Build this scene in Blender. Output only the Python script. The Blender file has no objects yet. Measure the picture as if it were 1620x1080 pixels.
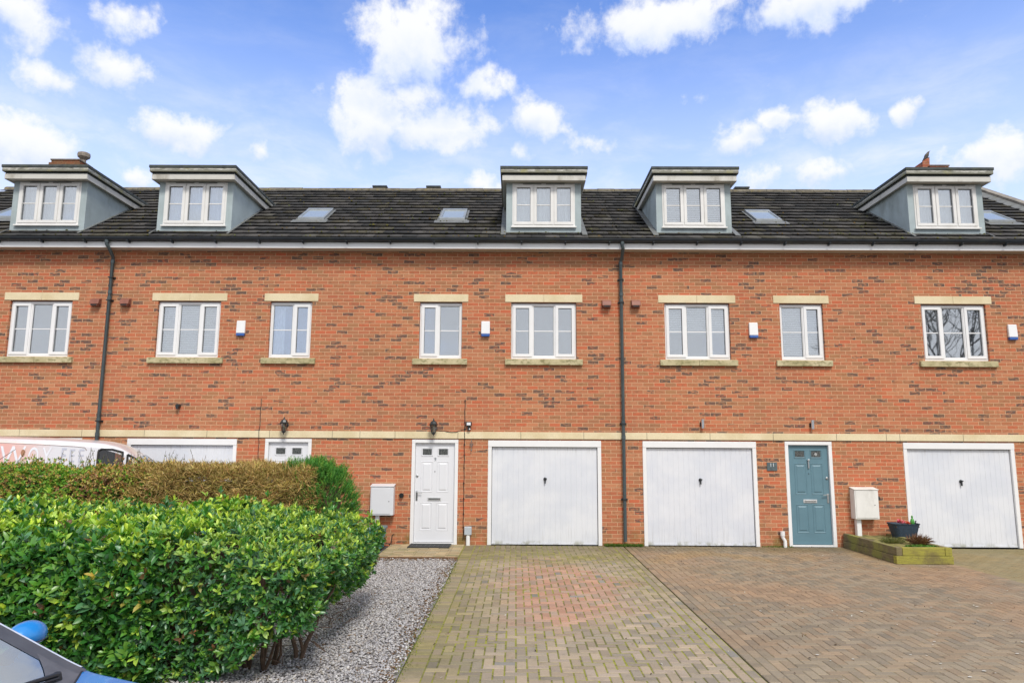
import bpy, bmesh, math, random
import numpy as np
from mathutils import Vector, Matrix, noise
random.seed(7); rng = np.random.default_rng(11)
R = math.radians
scene = bpy.context.scene
C = scene.collection

# ------------------------------------------------------------------ camera
cam = bpy.data.cameras.new("camera"); camo = bpy.data.objects.new("camera", cam); C.objects.link(camo)
rv = Vector((0.99997107, 0.00531874, 0.00543798)); uv_ = Vector((-0.00460845, -0.14514996, 0.98939894)); fv = Vector((-0.00605167, 0.98939537, 0.14512124))
M = Matrix.Identity(4)
for i in range(3):
    M[i][0] = rv[i]; M[i][1] = uv_[i]; M[i][2] = -fv[i]
M[0][3], M[1][3], M[2][3] = 0, -14.404, 1.95
camo.matrix_world = M
cam.sensor_fit = 'HORIZONTAL'; cam.sensor_width = 36; cam.lens = 1118.47 * 36 / 1620
cam.clip_start = 0.05; cam.clip_end = 2000
scene.camera = camo

# ------------------------------------------------------------------ world, sun, exposure
SUN_EL, SUN_AZ = 50, 163     # azimuth measured clockwise from +Y (behind and right of the camera)
world = bpy.data.worlds.new("World"); scene.world = world; world.use_nodes = True
wt = world.node_tree; wn = wt.nodes; wl = wt.links; wn.clear()
def N(t, typ, **kw):
    n = t.nodes.new(typ)
    for k, v in kw.items():
        if k in ('operation', 'blend_type', 'data_type', 'sky_type', 'interpolation_type', 'noise_dimensions', 'feature', 'distribution', 'use_clamp', 'clamp', 'attribute_name', 'distance', 'vector_type', 'invert'):
            setattr(n, k, v)
    return n
def setin(t, sock, v):
    if hasattr(v, 'is_output'): t.links.new(v, sock)
    else: sock.default_value = v
def math_(t, op, a, b=None, c=None, clamp=False):
    n = t.nodes.new('ShaderNodeMath'); n.operation = op; n.use_clamp = clamp
    setin(t, n.inputs[0], a)
    if b is not None: setin(t, n.inputs[1], b)
    if c is not None: setin(t, n.inputs[2], c)
    return n.outputs[0]
def vmath(t, op, a, b=None):
    n = t.nodes.new('ShaderNodeVectorMath'); n.operation = op
    setin(t, n.inputs[0], a)
    if b is not None: setin(t, n.inputs[1], b)
    return n.outputs['Value'] if op in ('LENGTH', 'DOT_PRODUCT') else n.outputs[0]
def mixc(t, f, a, b, bt='MIX'):
    n = t.nodes.new('ShaderNodeMix'); n.data_type = 'RGBA'; n.blend_type = bt
    def col(v): return (*v, 1) if isinstance(v, tuple) and len(v) == 3 else v
    setin(t, n.inputs[0], f); setin(t, n.inputs[6], col(a)); setin(t, n.inputs[7], col(b))
    return n.outputs[2]
def mapr(t, v, a, b, c=0, d=1, smooth=True):
    n = t.nodes.new('ShaderNodeMapRange'); n.interpolation_type = 'SMOOTHSTEP' if smooth else 'LINEAR'
    for i, x in enumerate((v, a, b, c, d)): setin(t, n.inputs[i], x)
    return n.outputs[0]
def noise_(t, vec, scale, detail=3, rough=.5, dist=0, col=False):
    n = t.nodes.new('ShaderNodeTexNoise')
    if vec is not None: t.links.new(vec, n.inputs['Vector'])
    n.inputs['Scale'].default_value = scale; n.inputs['Detail'].default_value = detail
    n.inputs['Roughness'].default_value = rough; n.inputs['Distortion'].default_value = dist
    return n.outputs['Color'] if col else n.outputs['Fac']
def sep(t, v):
    n = t.nodes.new('ShaderNodeSeparateXYZ'); t.links.new(v, n.inputs[0]); return n.outputs
def comb(t, x, y, z=0.0):
    n = t.nodes.new('ShaderNodeCombineXYZ')
    for i, v in enumerate((x, y, z)): setin(t, n.inputs[i], v)
    return n.outputs[0]

sky = wn.new('ShaderNodeTexSky'); sky.sky_type = 'NISHITA'; sky.sun_disc = False
sky.sun_elevation = R(SUN_EL); sky.sun_rotation = R(SUN_AZ); sky.air_density = 1.0; sky.dust_density = 0.6; sky.ozone_density = 1.6
tc = wn.new('ShaderNodeTexCoord'); s = sep(wt, tc.outputs['Generated'])
az = math_(wt, 'ARCTAN2', s[0], s[1]); el = math_(wt, 'ARCSINE', s[2])
uvv = comb(wt, az, el)
wc = noise_(wt, uvv, 9, 5, .6, 0, True)
warp = vmath(wt, 'MULTIPLY', vmath(wt, 'SUBTRACT', wc, (.5, .5, .5)), (.06, .045, 0))
wc2 = noise_(wt, uvv, 34, 4, .6, 0, True)
warp2 = vmath(wt, 'MULTIPLY', vmath(wt, 'SUBTRACT', wc2, (.5, .5, .5)), (.022, .02, 0))
wuv = vmath(wt, 'ADD', uvv, vmath(wt, 'ADD', warp, warp2))
clouds = [(-0.155,0.548,0.078,0.050,1),(-0.185,0.515,0.05,.03,.8),(-0.222,0.443,0.062,0.046,1),(-0.121,0.435,0.080,0.030,1),(-0.15,0.478,0.075,0.026,.62),(-0.04,0.438,0.06,0.022,.7),(0.02,0.445,0.042,0.028,.95),(-0.051,0.492,0.05,0.018,.8),(-0.457,0.396,0.056,0.025,.95),(-0.629,0.345,0.052,0.034,.95),(-0.544,0.449,0.047,0.023,.9),(-0.613,0.42,0.036,0.018,.8),(-0.649,0.478,0.06,0.028,.65),(-0.552,0.502,0.042,0.022,.7),(0.201,0.561,0.12,0.030,.95),(0.428,0.552,0.11,0.024,.95),(0.45,0.409,0.04,0.024,.95),(0.322,0.409,0.045,0.020,.9),(0.367,0.42,0.03,0.015,.8),(0.529,0.406,0.017,0.014,.85),(0.11,0.414,0.045,0.017,.6),(0.614,0.334,0.045,0.026,1),(0.351,0.357,0.043,0.017,.8),(0.415,0.35,0.042,0.016,.8),(-0.054,0.365,0.034,0.017,.8),(0.006,0.405,0.028,0.018,.7),(-0.369,0.382,0.026,0.022,.55),(-0.515,0.328,0.02,0.012,.7),(0.35,.475,.03,.013,.35),(.27,.465,.03,.012,.3),(-.35,.30,.09,.02,.5),(.2,.30,.12,.02,.5),(-.30,.365,.06,.012,.4)]
dens = None; low = None
for (u, v, a, b, k) in clouds:
    d = vmath(wt, 'MULTIPLY', vmath(wt, 'SUBTRACT', wuv, (u, v, 0)), (1/(a*1.25), 1/(b*1.3), 0))
    f = mapr(wt, vmath(wt, 'LENGTH', d), 1.45, .15, 0, k, False)
    dens = f if dens is None else math_(wt, 'MAXIMUM', dens, f)
    # shaded underside: how far below the cloud's centre
    lo = math_(wt, 'MULTIPLY', math_(wt, 'MULTIPLY', f, 2.2, clamp=True), mapr(wt, sep(wt, d)[1], .30, -.75, 0, 1))
    low = lo if low is None else math_(wt, 'MAXIMUM', low, lo)
er = noise_(wt, uvv, 13, 7, .62, .2); er2 = noise_(wt, uvv, 42, 4, .6)
dens = math_(wt, 'ADD', dens, math_(wt, 'ADD', math_(wt, 'MULTIPLY', math_(wt, 'SUBTRACT', er, .5), 1.45), math_(wt, 'MULTIPLY', math_(wt, 'SUBTRACT', er2, .5), .6)))
dens = mapr(wt, dens, .27, .78, 0, .97)
# thin high veil and generic clouds elsewhere in the sky
veil = noise_(wt, vmath(wt, 'MULTIPLY', uvv, (1.0, 2.6, 1)), 6.5, 6, .62, .3)
veil = mapr(wt, veil, .38, .76, 0, .75)
haz = mapr(wt, el, .52, .28, .12, 1.0)
veil = math_(wt, 'MULTIPLY', veil, haz)
front = mapr(wt, s[1], .15, .45, 0, 1)
back = mapr(wt, noise_(wt, tc.outputs['Generated'], 2.4, 6, .6), .33, .52, 0, 1)
back = math_(wt, 'ADD', math_(wt, 'MULTIPLY', back, .4), .55)
back = math_(wt, 'MULTIPLY', back, math_(wt, 'SUBTRACT', 1.0, front))
cl = math_(wt, 'MAXIMUM', dens, veil)
cl = math_(wt, 'MAXIMUM', cl, back)
bg1 = wn.new('ShaderNodeBackground'); bg1.inputs['Strength'].default_value = 0.14
# air near the skyline is paler
pale = mapr(wt, el, .62, .25, .0, .75)
skyc = mixc(wt, 1.0, sky.outputs[0], (.90, 1.13, 1.62), 'MULTIPLY')
skyc = mixc(wt, pale, skyc, (4.6, 5.4, 7.3))
wl.new(skyc, bg1.inputs['Color'])
bg2 = wn.new('ShaderNodeBackground'); bg2.inputs['Strength'].default_value = 0.14
shade = math_(wt, 'MULTIPLY', mapr(wt, noise_(wt, vmath(wt, 'ADD', uvv, (.008, .016, 0)), 17, 5, .6), .36, .62, .35, 1.1), low, clamp=True)
ccol = mixc(wt, shade, (5.8, 5.85, 6.0), (4.0, 4.6, 6.0))
wl.new(ccol, bg2.inputs['Color'])
mx = wn.new('ShaderNodeMixShader'); wl.new(cl, mx.inputs[0]); wl.new(bg1.outputs[0], mx.inputs[1]); wl.new(bg2.outputs[0], mx.inputs[2])
wo = wn.new('ShaderNodeOutputWorld'); wl.new(mx.outputs[0], wo.inputs['Surface'])

sun = bpy.data.lights.new("sun", 'SUN'); suno = bpy.data.objects.new("sun", sun); C.objects.link(suno)
sun.energy = 2.3; sun.angle = R(14); sun.color = (1, .95, .86)
sd = Vector((math.sin(R(SUN_AZ))*math.cos(R(SUN_EL)), math.cos(R(SUN_AZ))*math.cos(R(SUN_EL)), math.sin(R(SUN_EL))))
suno.rotation_euler = sd.to_track_quat('Z', 'Y').to_euler()
scene.view_settings.view_transform = 'Standard'; scene.view_settings.look = 'None'
scene.view_settings.exposure = 0.32; scene.view_settings.gamma = 1
scene.render.engine = 'CYCLES'

# ------------------------------------------------------------------ helpers: meshes
class MB:
    def __init__(s): s.v = []; s.f = []; s.m = []
    def quad(s, a, b, c, d, mi=0):
        n = len(s.v); s.v += [tuple(a), tuple(b), tuple(c), tuple(d)]; s.f.append((n, n+1, n+2, n+3)); s.m.append(mi); return s
    def poly(s, pts, mi=0):
        n = len(s.v); s.v += [tuple(p) for p in pts]; s.f.append(tuple(range(n, n+len(pts)))); s.m.append(mi); return s
    def hexa(s, p, mi=0):
        n = len(s.v); s.v += [tuple(q) for q in p]
        for f in ((0,3,2,1),(4,5,6,7),(0,1,5,4),(1,2,6,5),(2,3,7,6),(3,0,4,7)):
            s.f.append(tuple(n+i for i in f)); s.m.append(mi)
        return s
    def box(s, x0, x1, y0, y1, z0, z1, mi=0):
        return s.hexa([(x0,y0,z0),(x1,y0,z0),(x1,y1,z0),(x0,y1,z0),(x0,y0,z1),(x1,y0,z1),(x1,y1,z1),(x0,y1,z1)], mi)
    def tube(s, pts, r, n=10, mi=0, cap=True):
        pts = [Vector(p) for p in pts]; rs = r if isinstance(r, (list, tuple)) else [r]*len(pts)
        base = len(s.v); up = None
        for i, p in enumerate(pts):
            d = (pts[min(i+1, len(pts)-1)] - pts[max(i-1, 0)]).normalized()
            if up is None: up = d.orthogonal().normalized()
            up = (up - d*up.dot(d)).normalized(); sd_ = d.cross(up)
            for k in range(n):
                a = 2*math.pi*k/n; s.v.append(tuple(p + (up*math.cos(a)+sd_*math.sin(a))*rs[i]))
        for i in range(len(pts)-1):
            for k in range(n):
                a = base+i*n+k; b = base+i*n+(k+1) % n
                s.f.append((a, b, b+n, a+n)); s.m.append(mi)
        if cap:
            s.f.append(tuple(base+k for k in range(n))[::-1]); s.m.append(mi)
            s.f.append(tuple(base+(len(pts)-1)*n+k for k in range(n))); s.m.append(mi)
        return s
    def lathe(s, c, prof, n=16, mi=0, axis='Z'):
        base = len(s.v); c = Vector(c)
        for (r, h) in prof:
            for k in range(n):
                a = 2*math.pi*k/n
                q = Vector((r*math.cos(a), r*math.sin(a), h)) if axis == 'Z' else Vector((r*math.cos(a), -h, r*math.sin(a)))
                s.v.append(tuple(c+q))
        for i in range(len(prof)-1):
            for k in range(n):
                a = base+i*n+k; b = base+i*n+(k+1) % n
                s.f.append((a, b, b+n, a+n)); s.m.append(mi)
        s.f.append(tuple(base+k for k in range(n))[::-1]); s.m.append(mi)
        s.f.append(tuple(base+(len(prof)-1)*n+k for k in range(n))); s.m.append(mi)
        return s
    def prism(s, poly_xz, y0, y1, mi=0):
        n = len(poly_xz); b = len(s.v)
        s.v += [(x, y0, z) for x, z in poly_xz] + [(x, y1, z) for x, z in poly_xz]
        s.f.append(tuple(range(b, b+n))); s.m.append(mi); s.f.append(tuple(range(b+n, b+2*n))[::-1]); s.m.append(mi)
        for i in range(n):
            j = (i+1) % n; s.f.append((b+j, b+i, b+n+i, b+n+j)); s.m.append(mi)
        return s
    def build(s, name, mats, parent=None, smooth=False, bevel=0, origin=None, segs=2, fixn=True):
        if not isinstance(mats, (list, tuple)): mats = [mats]
        off = Vector(origin) if origin is not None else root_loc(parent)
        me = bpy.data.meshes.new(name)
        me.from_pydata([tuple(Vector(v)-off) for v in s.v], [], s.f)
        for m in mats: me.materials.append(m)
        me.polygons.foreach_set('material_index', s.m)
        if fixn and len(s.v) < 60000:
            bm = bmesh.new(); bm.from_mesh(me)
            if smooth or bevel: bmesh.ops.remove_doubles(bm, verts=bm.verts, dist=1e-5)
            bmesh.ops.recalc_face_normals(bm, faces=bm.faces); bm.to_mesh(me); bm.free()
        if smooth: me.polygons.foreach_set('use_smooth', [True]*len(me.polygons))
        o = bpy.data.objects.new(name, me); C.objects.link(o)
        if parent is not None: o.parent = parent
        else: o.location = off
        if bevel:
            b = o.modifiers.new('bevel', 'BEVEL'); b.width = bevel; b.segments = segs; b.limit_method = 'ANGLE'; b.angle_limit = R(40)
        if smooth:
            try: me.set_sharp_from_angle(angle=R(38))
            except Exception: pass
        return o
def root_loc(p):
    if p is None: return Vector((0, 0, 0))
    while p.parent is not None: p = p.parent
    return Vector(p.location)
def tag(o, label=None, cat=None, group=None, kind=None):
    if label: o['label'] = label
    if cat: o['category'] = cat
    if group: o['group'] = group
    if kind: o['kind'] = kind
    return o
def thing(name, loc, label, cat, group=None):
    o = bpy.data.objects.new(name, None); o.empty_display_size = .2; C.objects.link(o); o.location = loc
    return tag(o, label, cat, group)
def copy_thing(root, loc, label):
    c = root.copy(); C.objects.link(c); c.location = loc; c['label'] = label
    for ch in list(root.children):
        d = ch.copy(); C.objects.link(d); d.parent = c
        for g in list(ch.children):
            e = g.copy(); C.objects.link(e); e.parent = d
    return c
def add_text(txt, size, loc, mat, parent, name, depth=.004, sx=1.0):
    cu = bpy.data.curves.new('lettering', 'FONT'); cu.body = txt; cu.size = size; cu.extrude = depth; cu.align_x = 'CENTER'; cu.align_y = 'CENTER'
    tmp = bpy.data.objects.new('tmp', cu); C.objects.link(tmp)
    bpy.context.view_layer.update()
    dg = bpy.context.evaluated_depsgraph_get()
    me = bpy.data.meshes.new_from_object(tmp.evaluated_get(dg))
    bpy.data.objects.remove(tmp)
    rot = Matrix.Rotation(R(90), 4, 'X'); me.transform(rot @ Matrix.Diagonal((sx, 1, 1, 1)))
    me.transform(Matrix.Translation(Vector(loc)-root_loc(parent)))
    me.materials.clear(); me.materials.append(mat)
    o = bpy.data.objects.new(name, me); C.objects.link(o); o.parent = parent
    return o

# ------------------------------------------------------------------ materials
MATS = {}
def mat(name):
    m = bpy.data.materials.new(name); m.use_nodes = True; t = m.node_tree
    b = t.nodes['Principled BSDF']; MATS[name] = m
    return m, t, b
def pos(t): return t.nodes.new('ShaderNodeNewGeometry').outputs['Position']
def bump(t, b, h, strength=.3, dist=.01):
    n = t.nodes.new('ShaderNodeBump'); n.inputs['Strength'].default_value = strength; n.inputs['Distance'].default_value = dist
    setin(t, n.inputs['Height'], h); t.links.new(n.outputs[0], b.inputs['Normal'])
def simple(name, col, rough=.5, var=.12, scale=6, metal=0, dirt=None, dirt_amt=.0, bmp=0, bscale=60, spec=.5):
    m, t, b = mat(name); p = pos(t)
    n = noise_(t, p, scale, 5, .6)
    c = mixc(t, mapr(t, n, .3, .7), tuple(x*(1-var) for x in col), tuple(min(1, x*(1+var)) for x in col))
    if dirt:
        dn = noise_(t, vmath(t, 'MULTIPLY', p, (1, 1, .5)), scale*.6, 6, .65)
        c = mixc(t, mapr(t, dn, .5, .72, 0, dirt_amt), c, dirt)
    t.links.new(c, b.inputs['Base Color']); b.inputs['Roughness'].default_value = rough; b.inputs['Metallic'].default_value = metal
    b.inputs['Specular IOR Level'].default_value = spec
    if bmp: bump(t, b, noise_(t, p, bscale, 3, .6), bmp, .004)
    return m

# brick
def brick_mat(name, tint=(1, 1, 1)):
    m, t, b = mat(name); g = t.nodes.new('ShaderNodeNewGeometry'); p = sep(t, g.outputs['Position']); nn = sep(t, g.outputs['Normal'])
    side = math_(t, 'GREATER_THAN', math_(t, 'ABSOLUTE', nn[0]), .6)
    mixu = t.nodes.new('ShaderNodeMix'); t.links.new(side, mixu.inputs[0]); t.links.new(p[0], mixu.inputs[2]); t.links.new(p[1], mixu.inputs[3])
    vec = comb(t, mixu.outputs[0], p[2])
    # slightly wandering courses and perpends
    w = vmath(t, 'MULTIPLY', vmath(t, 'SUBTRACT', noise_(t, vec, 3.1, 2, .5, 0, True), (.5, .5, .5)), (.012, .006, 0))
    vecw = vmath(t, 'ADD', vec, w)
    w2 = vmath(t, 'MULTIPLY', vmath(t, 'SUBTRACT', noise_(t, vec, 38, 2, .5, 0, True), (.5, .5, .5)), (.006, .005, 0))
    vecw = vmath(t, 'ADD', vecw, w2)
    br = t.nodes.new('ShaderNodeTexBrick'); br.offset = .5; br.squash = 1; t.links.new(vecw, br.inputs['Vector'])
    for k, v in (('Color1', (0, 0, 0, 1)), ('Color2', (1, 1, 1, 1)), ('Mortar', (.5, .5, .5, 1)), ('Scale', 1), ('Mortar Size', .0048), ('Mortar Smooth', .15), ('Bias', 0), ('Brick Width', .225), ('Row Height', .075)):
        br.inputs[k].default_value = v
    rnd = br.outputs['Color']; mort = br.outputs['Fac']
    cr = t.nodes.new('ShaderNodeValToRGB'); t.links.new(rnd, cr.inputs[0]); e = cr.color_ramp.elements
    cols = [(0, (.30, .145, .075)), (.22, (.44, .165, .085)), (.42, (.40, .115, .060)), (.6, (.46, .20, .105)), (.78, (.50, .115, .055)), (1, (.33, .165, .080))]
    e[0].position = 0; e[0].color = (*cols[0][1], 1); e[1].position = 1; e[1].color = (*cols[-1][1], 1)
    for q, c_ in cols[1:-1]:
        x = e.new(q); x.color = (*c_, 1)
    col = cr.outputs[0]
    # second, independent random number per brick for the burnt ones
    wn_ = t.nodes.new('ShaderNodeTexWhiteNoise'); wn_.noise_dimensions = '1D'
    t.links.new(math_(t, 'MULTIPLY', rnd, 977.3), wn_.inputs['W'])
    r2 = wn_.outputs['Value']
    clump = noise_(t, vmath(t, 'MULTIPLY', vec, (.55, 1.9, 1)), 1.25, 4, .6)
    burnt = math_(t, 'GREATER_THAN', math_(t, 'ADD', r2, math_(t, 'MULTIPLY', math_(t, 'SUBTRACT', clump, .5), .95)), .885)
    smear = noise_(t, vmath(t, 'MULTIPLY', vec, (1, 3.4, 1)), 11, 3, .6)
    burnt = math_(t, 'MULTIPLY', burnt, mapr(t, smear, .38, .53, 0, .92))
    # dark smudges in many ordinary bricks
    sm = math_(t, 'MULTIPLY', math_(t, 'GREATER_THAN', r2, .35), mapr(t, noise_(t, vmath(t, 'MULTIPLY', vec, (1, 2.4, 1)), 14, 3, .6), .47, .66, 0, .62))
    grain = noise_(t, vec, 120, 3, .6)
    col = mixc(t, mapr(t, grain, .3, .7, 0, .3), col, (.60, .28, .155))
    col = mixc(t, sm, col, (.25, .12, .06))
    col = mixc(t, burnt, col, mixc(t, noise_(t, vec, 21, 3, .6), (.055, .05, .055), (.17, .115, .085)))
    # large tone drift, old wash
    drift = noise_(t, vec, .55, 4, .55)
    col = mixc(t, mapr(t, drift, .38, .66, 0, .3), col, mixc(t, 1.0, col, (1.25, 1.25, 1.15), 'MULTIPLY'))
    # mortar: pale, dirty near the ground
    mc = mixc(t, noise_(t, vec, 9, 3, .6), (.60, .385, .225), (.76, .54, .34))
    col = mixc(t, mapr(t, mort, .05, .75, 0, .85), col, mc)
    # green algae close to the ground
    lowz = math_(t, 'MULTIPLY', mapr(t, p[2], .42, .02, 0, 1), mapr(t, noise_(t, vec, 2.2, 4, .6), .45, .65, 0, .75))
    col = mixc(t, lowz, col, (.14, .13, .035))
    # dark damp under sills and eaves grime
    col = mixc(t, math_(t, 'MULTIPLY', mapr(t, noise_(t, vmath(t, 'MULTIPLY', vec, (2.2, .4, 1)), 1.7, 5, .6), .55, .75, 0, .25), 1.0), col, (.22, .12, .08))
    col = mixc(t, 1.0, col, tint, 'MULTIPLY')
    t.links.new(col, b.inputs['Base Color']); b.inputs['Roughness'].default_value = .9; b.inputs['Specular IOR Level'].default_value = .2
    h = math_(t, 'ADD', math_(t, 'MULTIPLY', mort, -1.0), math_(t, 'MULTIPLY', grain, .35))
    bump(t, b, h, .75, .008)
    return m
BRICK = brick_mat('red_brick')
def stone_mat():
    m, t, b = mat('buff_stone'); p = pos(t)
    c = mixc(t, mapr(t, noise_(t, p, 1.7, 4, .6), .35, .65), (.66, .55, .34), (.76, .66, .45))
    c = mixc(t, mapr(t, noise_(t, p, 60, 3, .6), .35, .75, 0, .4), c, (.50, .41, .26))
    c = mixc(t, mapr(t, noise_(t, vmath(t, 'MULTIPLY', p, (3, 1, 9)), 1.6, 5, .7), .58, .78, 0, .4), c, (.36, .31, .17))
    t.links.new(c, b.inputs['Base Color']); b.inputs['Roughness'].default_value = .85
    bump(t, b, noise_(t, p, 90, 3, .6), .3, .003); return m
STONE = stone_mat()
def sill_mat():
    m, t, b = mat('weathered_stone'); p = pos(t)
    c = mixc(t, mapr(t, noise_(t, p, 2.3, 4, .6), .35, .65), (.40, .35, .19), (.56, .49, .31))
    c = mixc(t, mapr(t, noise_(t, vmath(t, 'MULTIPLY', p, (5, 3, 9)), 1.9, 5, .7), .46, .66, 0, .85), c, (.20, .185, .085))
    t.links.new(c, b.inputs['Base Color']); b.inputs['Roughness'].default_value = .9
    bump(t, b, noise_(t, p, 90, 3, .6), .4, .004); return m
SILL = sill_mat()
UPVC = simple('white_upvc', (.78, .78, .785), .28, .02, 3)
UPVC_OLD = simple('weathered_upvc', (.74, .73, .71), .4, .04, 3, dirt=(.48, .45, .36), dirt_amt=.3)
WHITE_PAINT = simple('white_paint', (.66, .675, .71), .36, .02, 1.6, dirt=(.57, .58, .60), dirt_amt=.25)
BLACK_GAP = simple('dark_rubber', (.02, .02, .022), .6, .1)
DARK_METAL = simple('black_metal', (.018, .022, .024), .35, .2)
STEEL = simple('brushed_steel', (.55, .56, .56), .3, .1, 30, 1)
GUTTER = simple('black_gutter', (.022, .028, .036), .38, .25, 5, dirt=(.06, .07, .05), dirt_amt=.5)
PIPE = simple('slate_grey_pipe', (.055, .075, .082), .4, .15, 4, dirt=(.10, .12, .11), dirt_amt=.5)
SOFFIT = simple('grey_soffit', (.52, .49, .43), .6, .08, 4)
RENDER_ = simple('grey_blue_render', (.37, .435, .45), .88, .10, 2.0, dirt=(.15, .165, .14), dirt_amt=.5, bmp=.5, bscale=45)
FELT = simple('roof_felt', (.055, .065, .065), .8, .3, 8, dirt=(.07, .08, .03), dirt_amt=.6)
LEAD = simple('lead_flashing', (.15, .155, .15), .6, .2, 7, dirt=(.12, .115, .07), dirt_amt=.7)
TERRA = simple('terracotta_plastic', (.24, .085, .055), .55, .12, 12)
BLUE = simple('alarm_blue', (.04, .12, .40), .3, .05)
GREY_PLASTIC = simple('grey_plastic', (.42, .46, .50), .45, .06)
def fascia_mat():
    m, t, b = mat('mossy_fascia'); p = pos(t)
    st = noise_(t, vmath(t, 'MULTIPLY', p, (3.0, 1.2, 10)), 2.2, 6, .7)
    edge = mapr(t, sep(t, p)[2], 7.68, 7.61, .05, .30)
    c = mixc(t, mapr(t, math_(t, 'ADD', st, edge), .46, .72, 0, .85), (.56, .55, .50), (.12, .12, .08))
    c = mixc(t, mapr(t, noise_(t, p, 3.3, 4, .6), .55, .7, 0, .6), c, (.33, .31, .10))
    t.links.new(c, b.inputs['Base Color']); b.inputs['Roughness'].default_value = .6; return m
FASCIA_DIRTY = fascia_mat()
FASCIA_LOW = simple('stained_fascia', (.58, .565, .52), .5, .06, 3, dirt=(.24, .21, .15), dirt_amt=.85)
def glass_mat(name, tint, refl=.32, rough=.02):
    m, t, b = mat(name); t.nodes.remove(b); out = t.nodes['Material Output']
    tr = t.nodes.new('ShaderNodeBsdfTransparent'); tr.inputs[0].default_value = (*tint, 1)
    gl = t.nodes.new('ShaderNodeBsdfGlossy'); gl.inputs['Color'].default_value = (.93, .96, 1, 1); gl.inputs['Roughness'].default_value = rough
    ms = t.nodes.new('ShaderNodeMixShader')
    lw = t.nodes.new('ShaderNodeLayerWeight'); lw.inputs[0].default_value = .25
    f = math_(t, 'ADD', math_(t, 'MULTIPLY', lw.outputs['Fresnel'], .9), refl, clamp=True)
    t.links.new(f, ms.inputs[0]); t.links.new(tr.outputs[0], ms.inputs[1]); t.links.new(gl.outputs[0], ms.inputs[2])
    # gentle roller-wave of float glass
    bp = t.nodes.new('ShaderNodeBump'); bp.inputs['Strength'].default_value = .06; bp.inputs['Distance'].default_value = .02
    t.links.new(noise_(t, pos(t), 2.5, 1, .4), bp.inputs['Height']); t.links.new(bp.outputs[0], gl.inputs['Normal'])
    t.links.new(ms.outputs[0], out.inputs['Surface']); return m
GLASS = glass_mat('window_glass', (.95, .97, .975), .30)
GLASS_DARK = glass_mat('door_glass', (.35, .38, .36), .06)
ROOM = simple('room_wall', (.47, .50, .50), .9, .1, 1.2)
NET = simple('net_curtain', (.72, .76, .78), .9, .06, 9)
BLIND = simple('venetian_blind', (.90, .92, .93), .6, .03, 5)

# ------------------------------------------------------------------ ground and surroundings
def paving_joint_mat(name, c1, c2, c3):
    m, t, b = mat(name); p = pos(t)
    c = mixc(t, mapr(t, noise_(t, p, 1.1, 5, .65), .42, .6), c1, c2)
    c = mixc(t, mapr(t, noise_(t, p, 14, 4, .6), .48, .64, 0, .8), c, c3)
    t.links.new(c, b.inputs['Base Color']); b.inputs['Roughness'].default_value = .95
    bump(t, b, noise_(t, p, 120, 3, .6), .6, .004); return m
JOINT_MOSS = paving_joint_mat('mossy_joints', (.27, .27, .03), (.15, .15, .035), (.08, .07, .03))
JOINT_DIRT = paving_joint_mat('dirty_joints', (.14, .115, .08), (.19, .17, .07), (.09, .075, .055))
def sheet(name, x0, x1, y0, y1, z, m, nx=1, ny=1, amp=0):
    b = MB()
    if nx == 1 and ny == 1: b.quad((x0,y0,z),(x1,y0,z),(x1,y1,z),(x0,y1,z))
    else:
        for j in range(ny+1):
            for i in range(nx+1):
                x = x0+(x1-x0)*i/nx; y = y0+(y1-y0)*j/ny
                b.v.append((x, y, z+amp*noise.noise(Vector((x*1.3, y*1.3, 3.1)))))
        for j in range(ny):
            for i in range(nx):
                a = j*(nx+1)+i; b.f.append((a, a+1, a+nx+2, a+nx+1)); b.m.append(0)
    return b.build(name, m, None)
ASPHALT = simple('asphalt', (.055, .055, .057), .9, .25, 3, bmp=.5, bscale=150)
SOIL = simple('bark_and_soil', (.10, .065, .045), .95, .5, 14, bmp=.9, bscale=60)
tag(sheet('ground', -300, 300, -300, 300, -.03, ASPHALT), kind='structure')
tag(sheet('driveway', -14, -3.2, -3.7, -.02, -.012, JOINT_DIRT), kind='structure')
tag(sheet('soil', -13, -1.55, -10.4, -3.7, -.012, SOIL, 60, 40, .02), kind='structure')

def block_mat():
    m, t, b = mat('block_paving'); p = pos(t)
    at = t.nodes.new('ShaderNodeAttribute'); at.attribute_name = 'tone'; c = at.outputs['Color']
    g = noise_(t, p, 55, 4, .65)
    c = mixc(t, mapr(t, g, .35, .7, 0, .38), c, mixc(t, 1.0, c, (1.45, 1.4, 1.35), 'MULTIPLY'))
    c = mixc(t, mapr(t, noise_(t, p, 7, 5, .65), .52, .68, 0, .4), c, mixc(t, 1.0, c, (.6, .6, .55), 'MULTIPLY'))
    c = mixc(t, mapr(t, noise_(t, p, 230, 2, .5), .6, .7, 0, .5), c, (.09, .08, .07))
    t.links.new(c, b.inputs['Base Color']); b.inputs['Roughness'].default_value = .88
    bump(t, b, noise_(t, p, 140, 4, .7), .6, .0035); return m
BLOCK = block_mat()
def sm(x, a, b):
    if a == b: return 0.0
    x = (x-a)/(b-a); x = max(0, min(1, x)); return x*x*(3-2*x)
def nz(x, y, s, o=0): return noise.noise(Vector((x*s, y*s, o)))
def lerp(a, b, t): return tuple(a[i]*(1-t)+b[i]*t for i in range(3))
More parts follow.
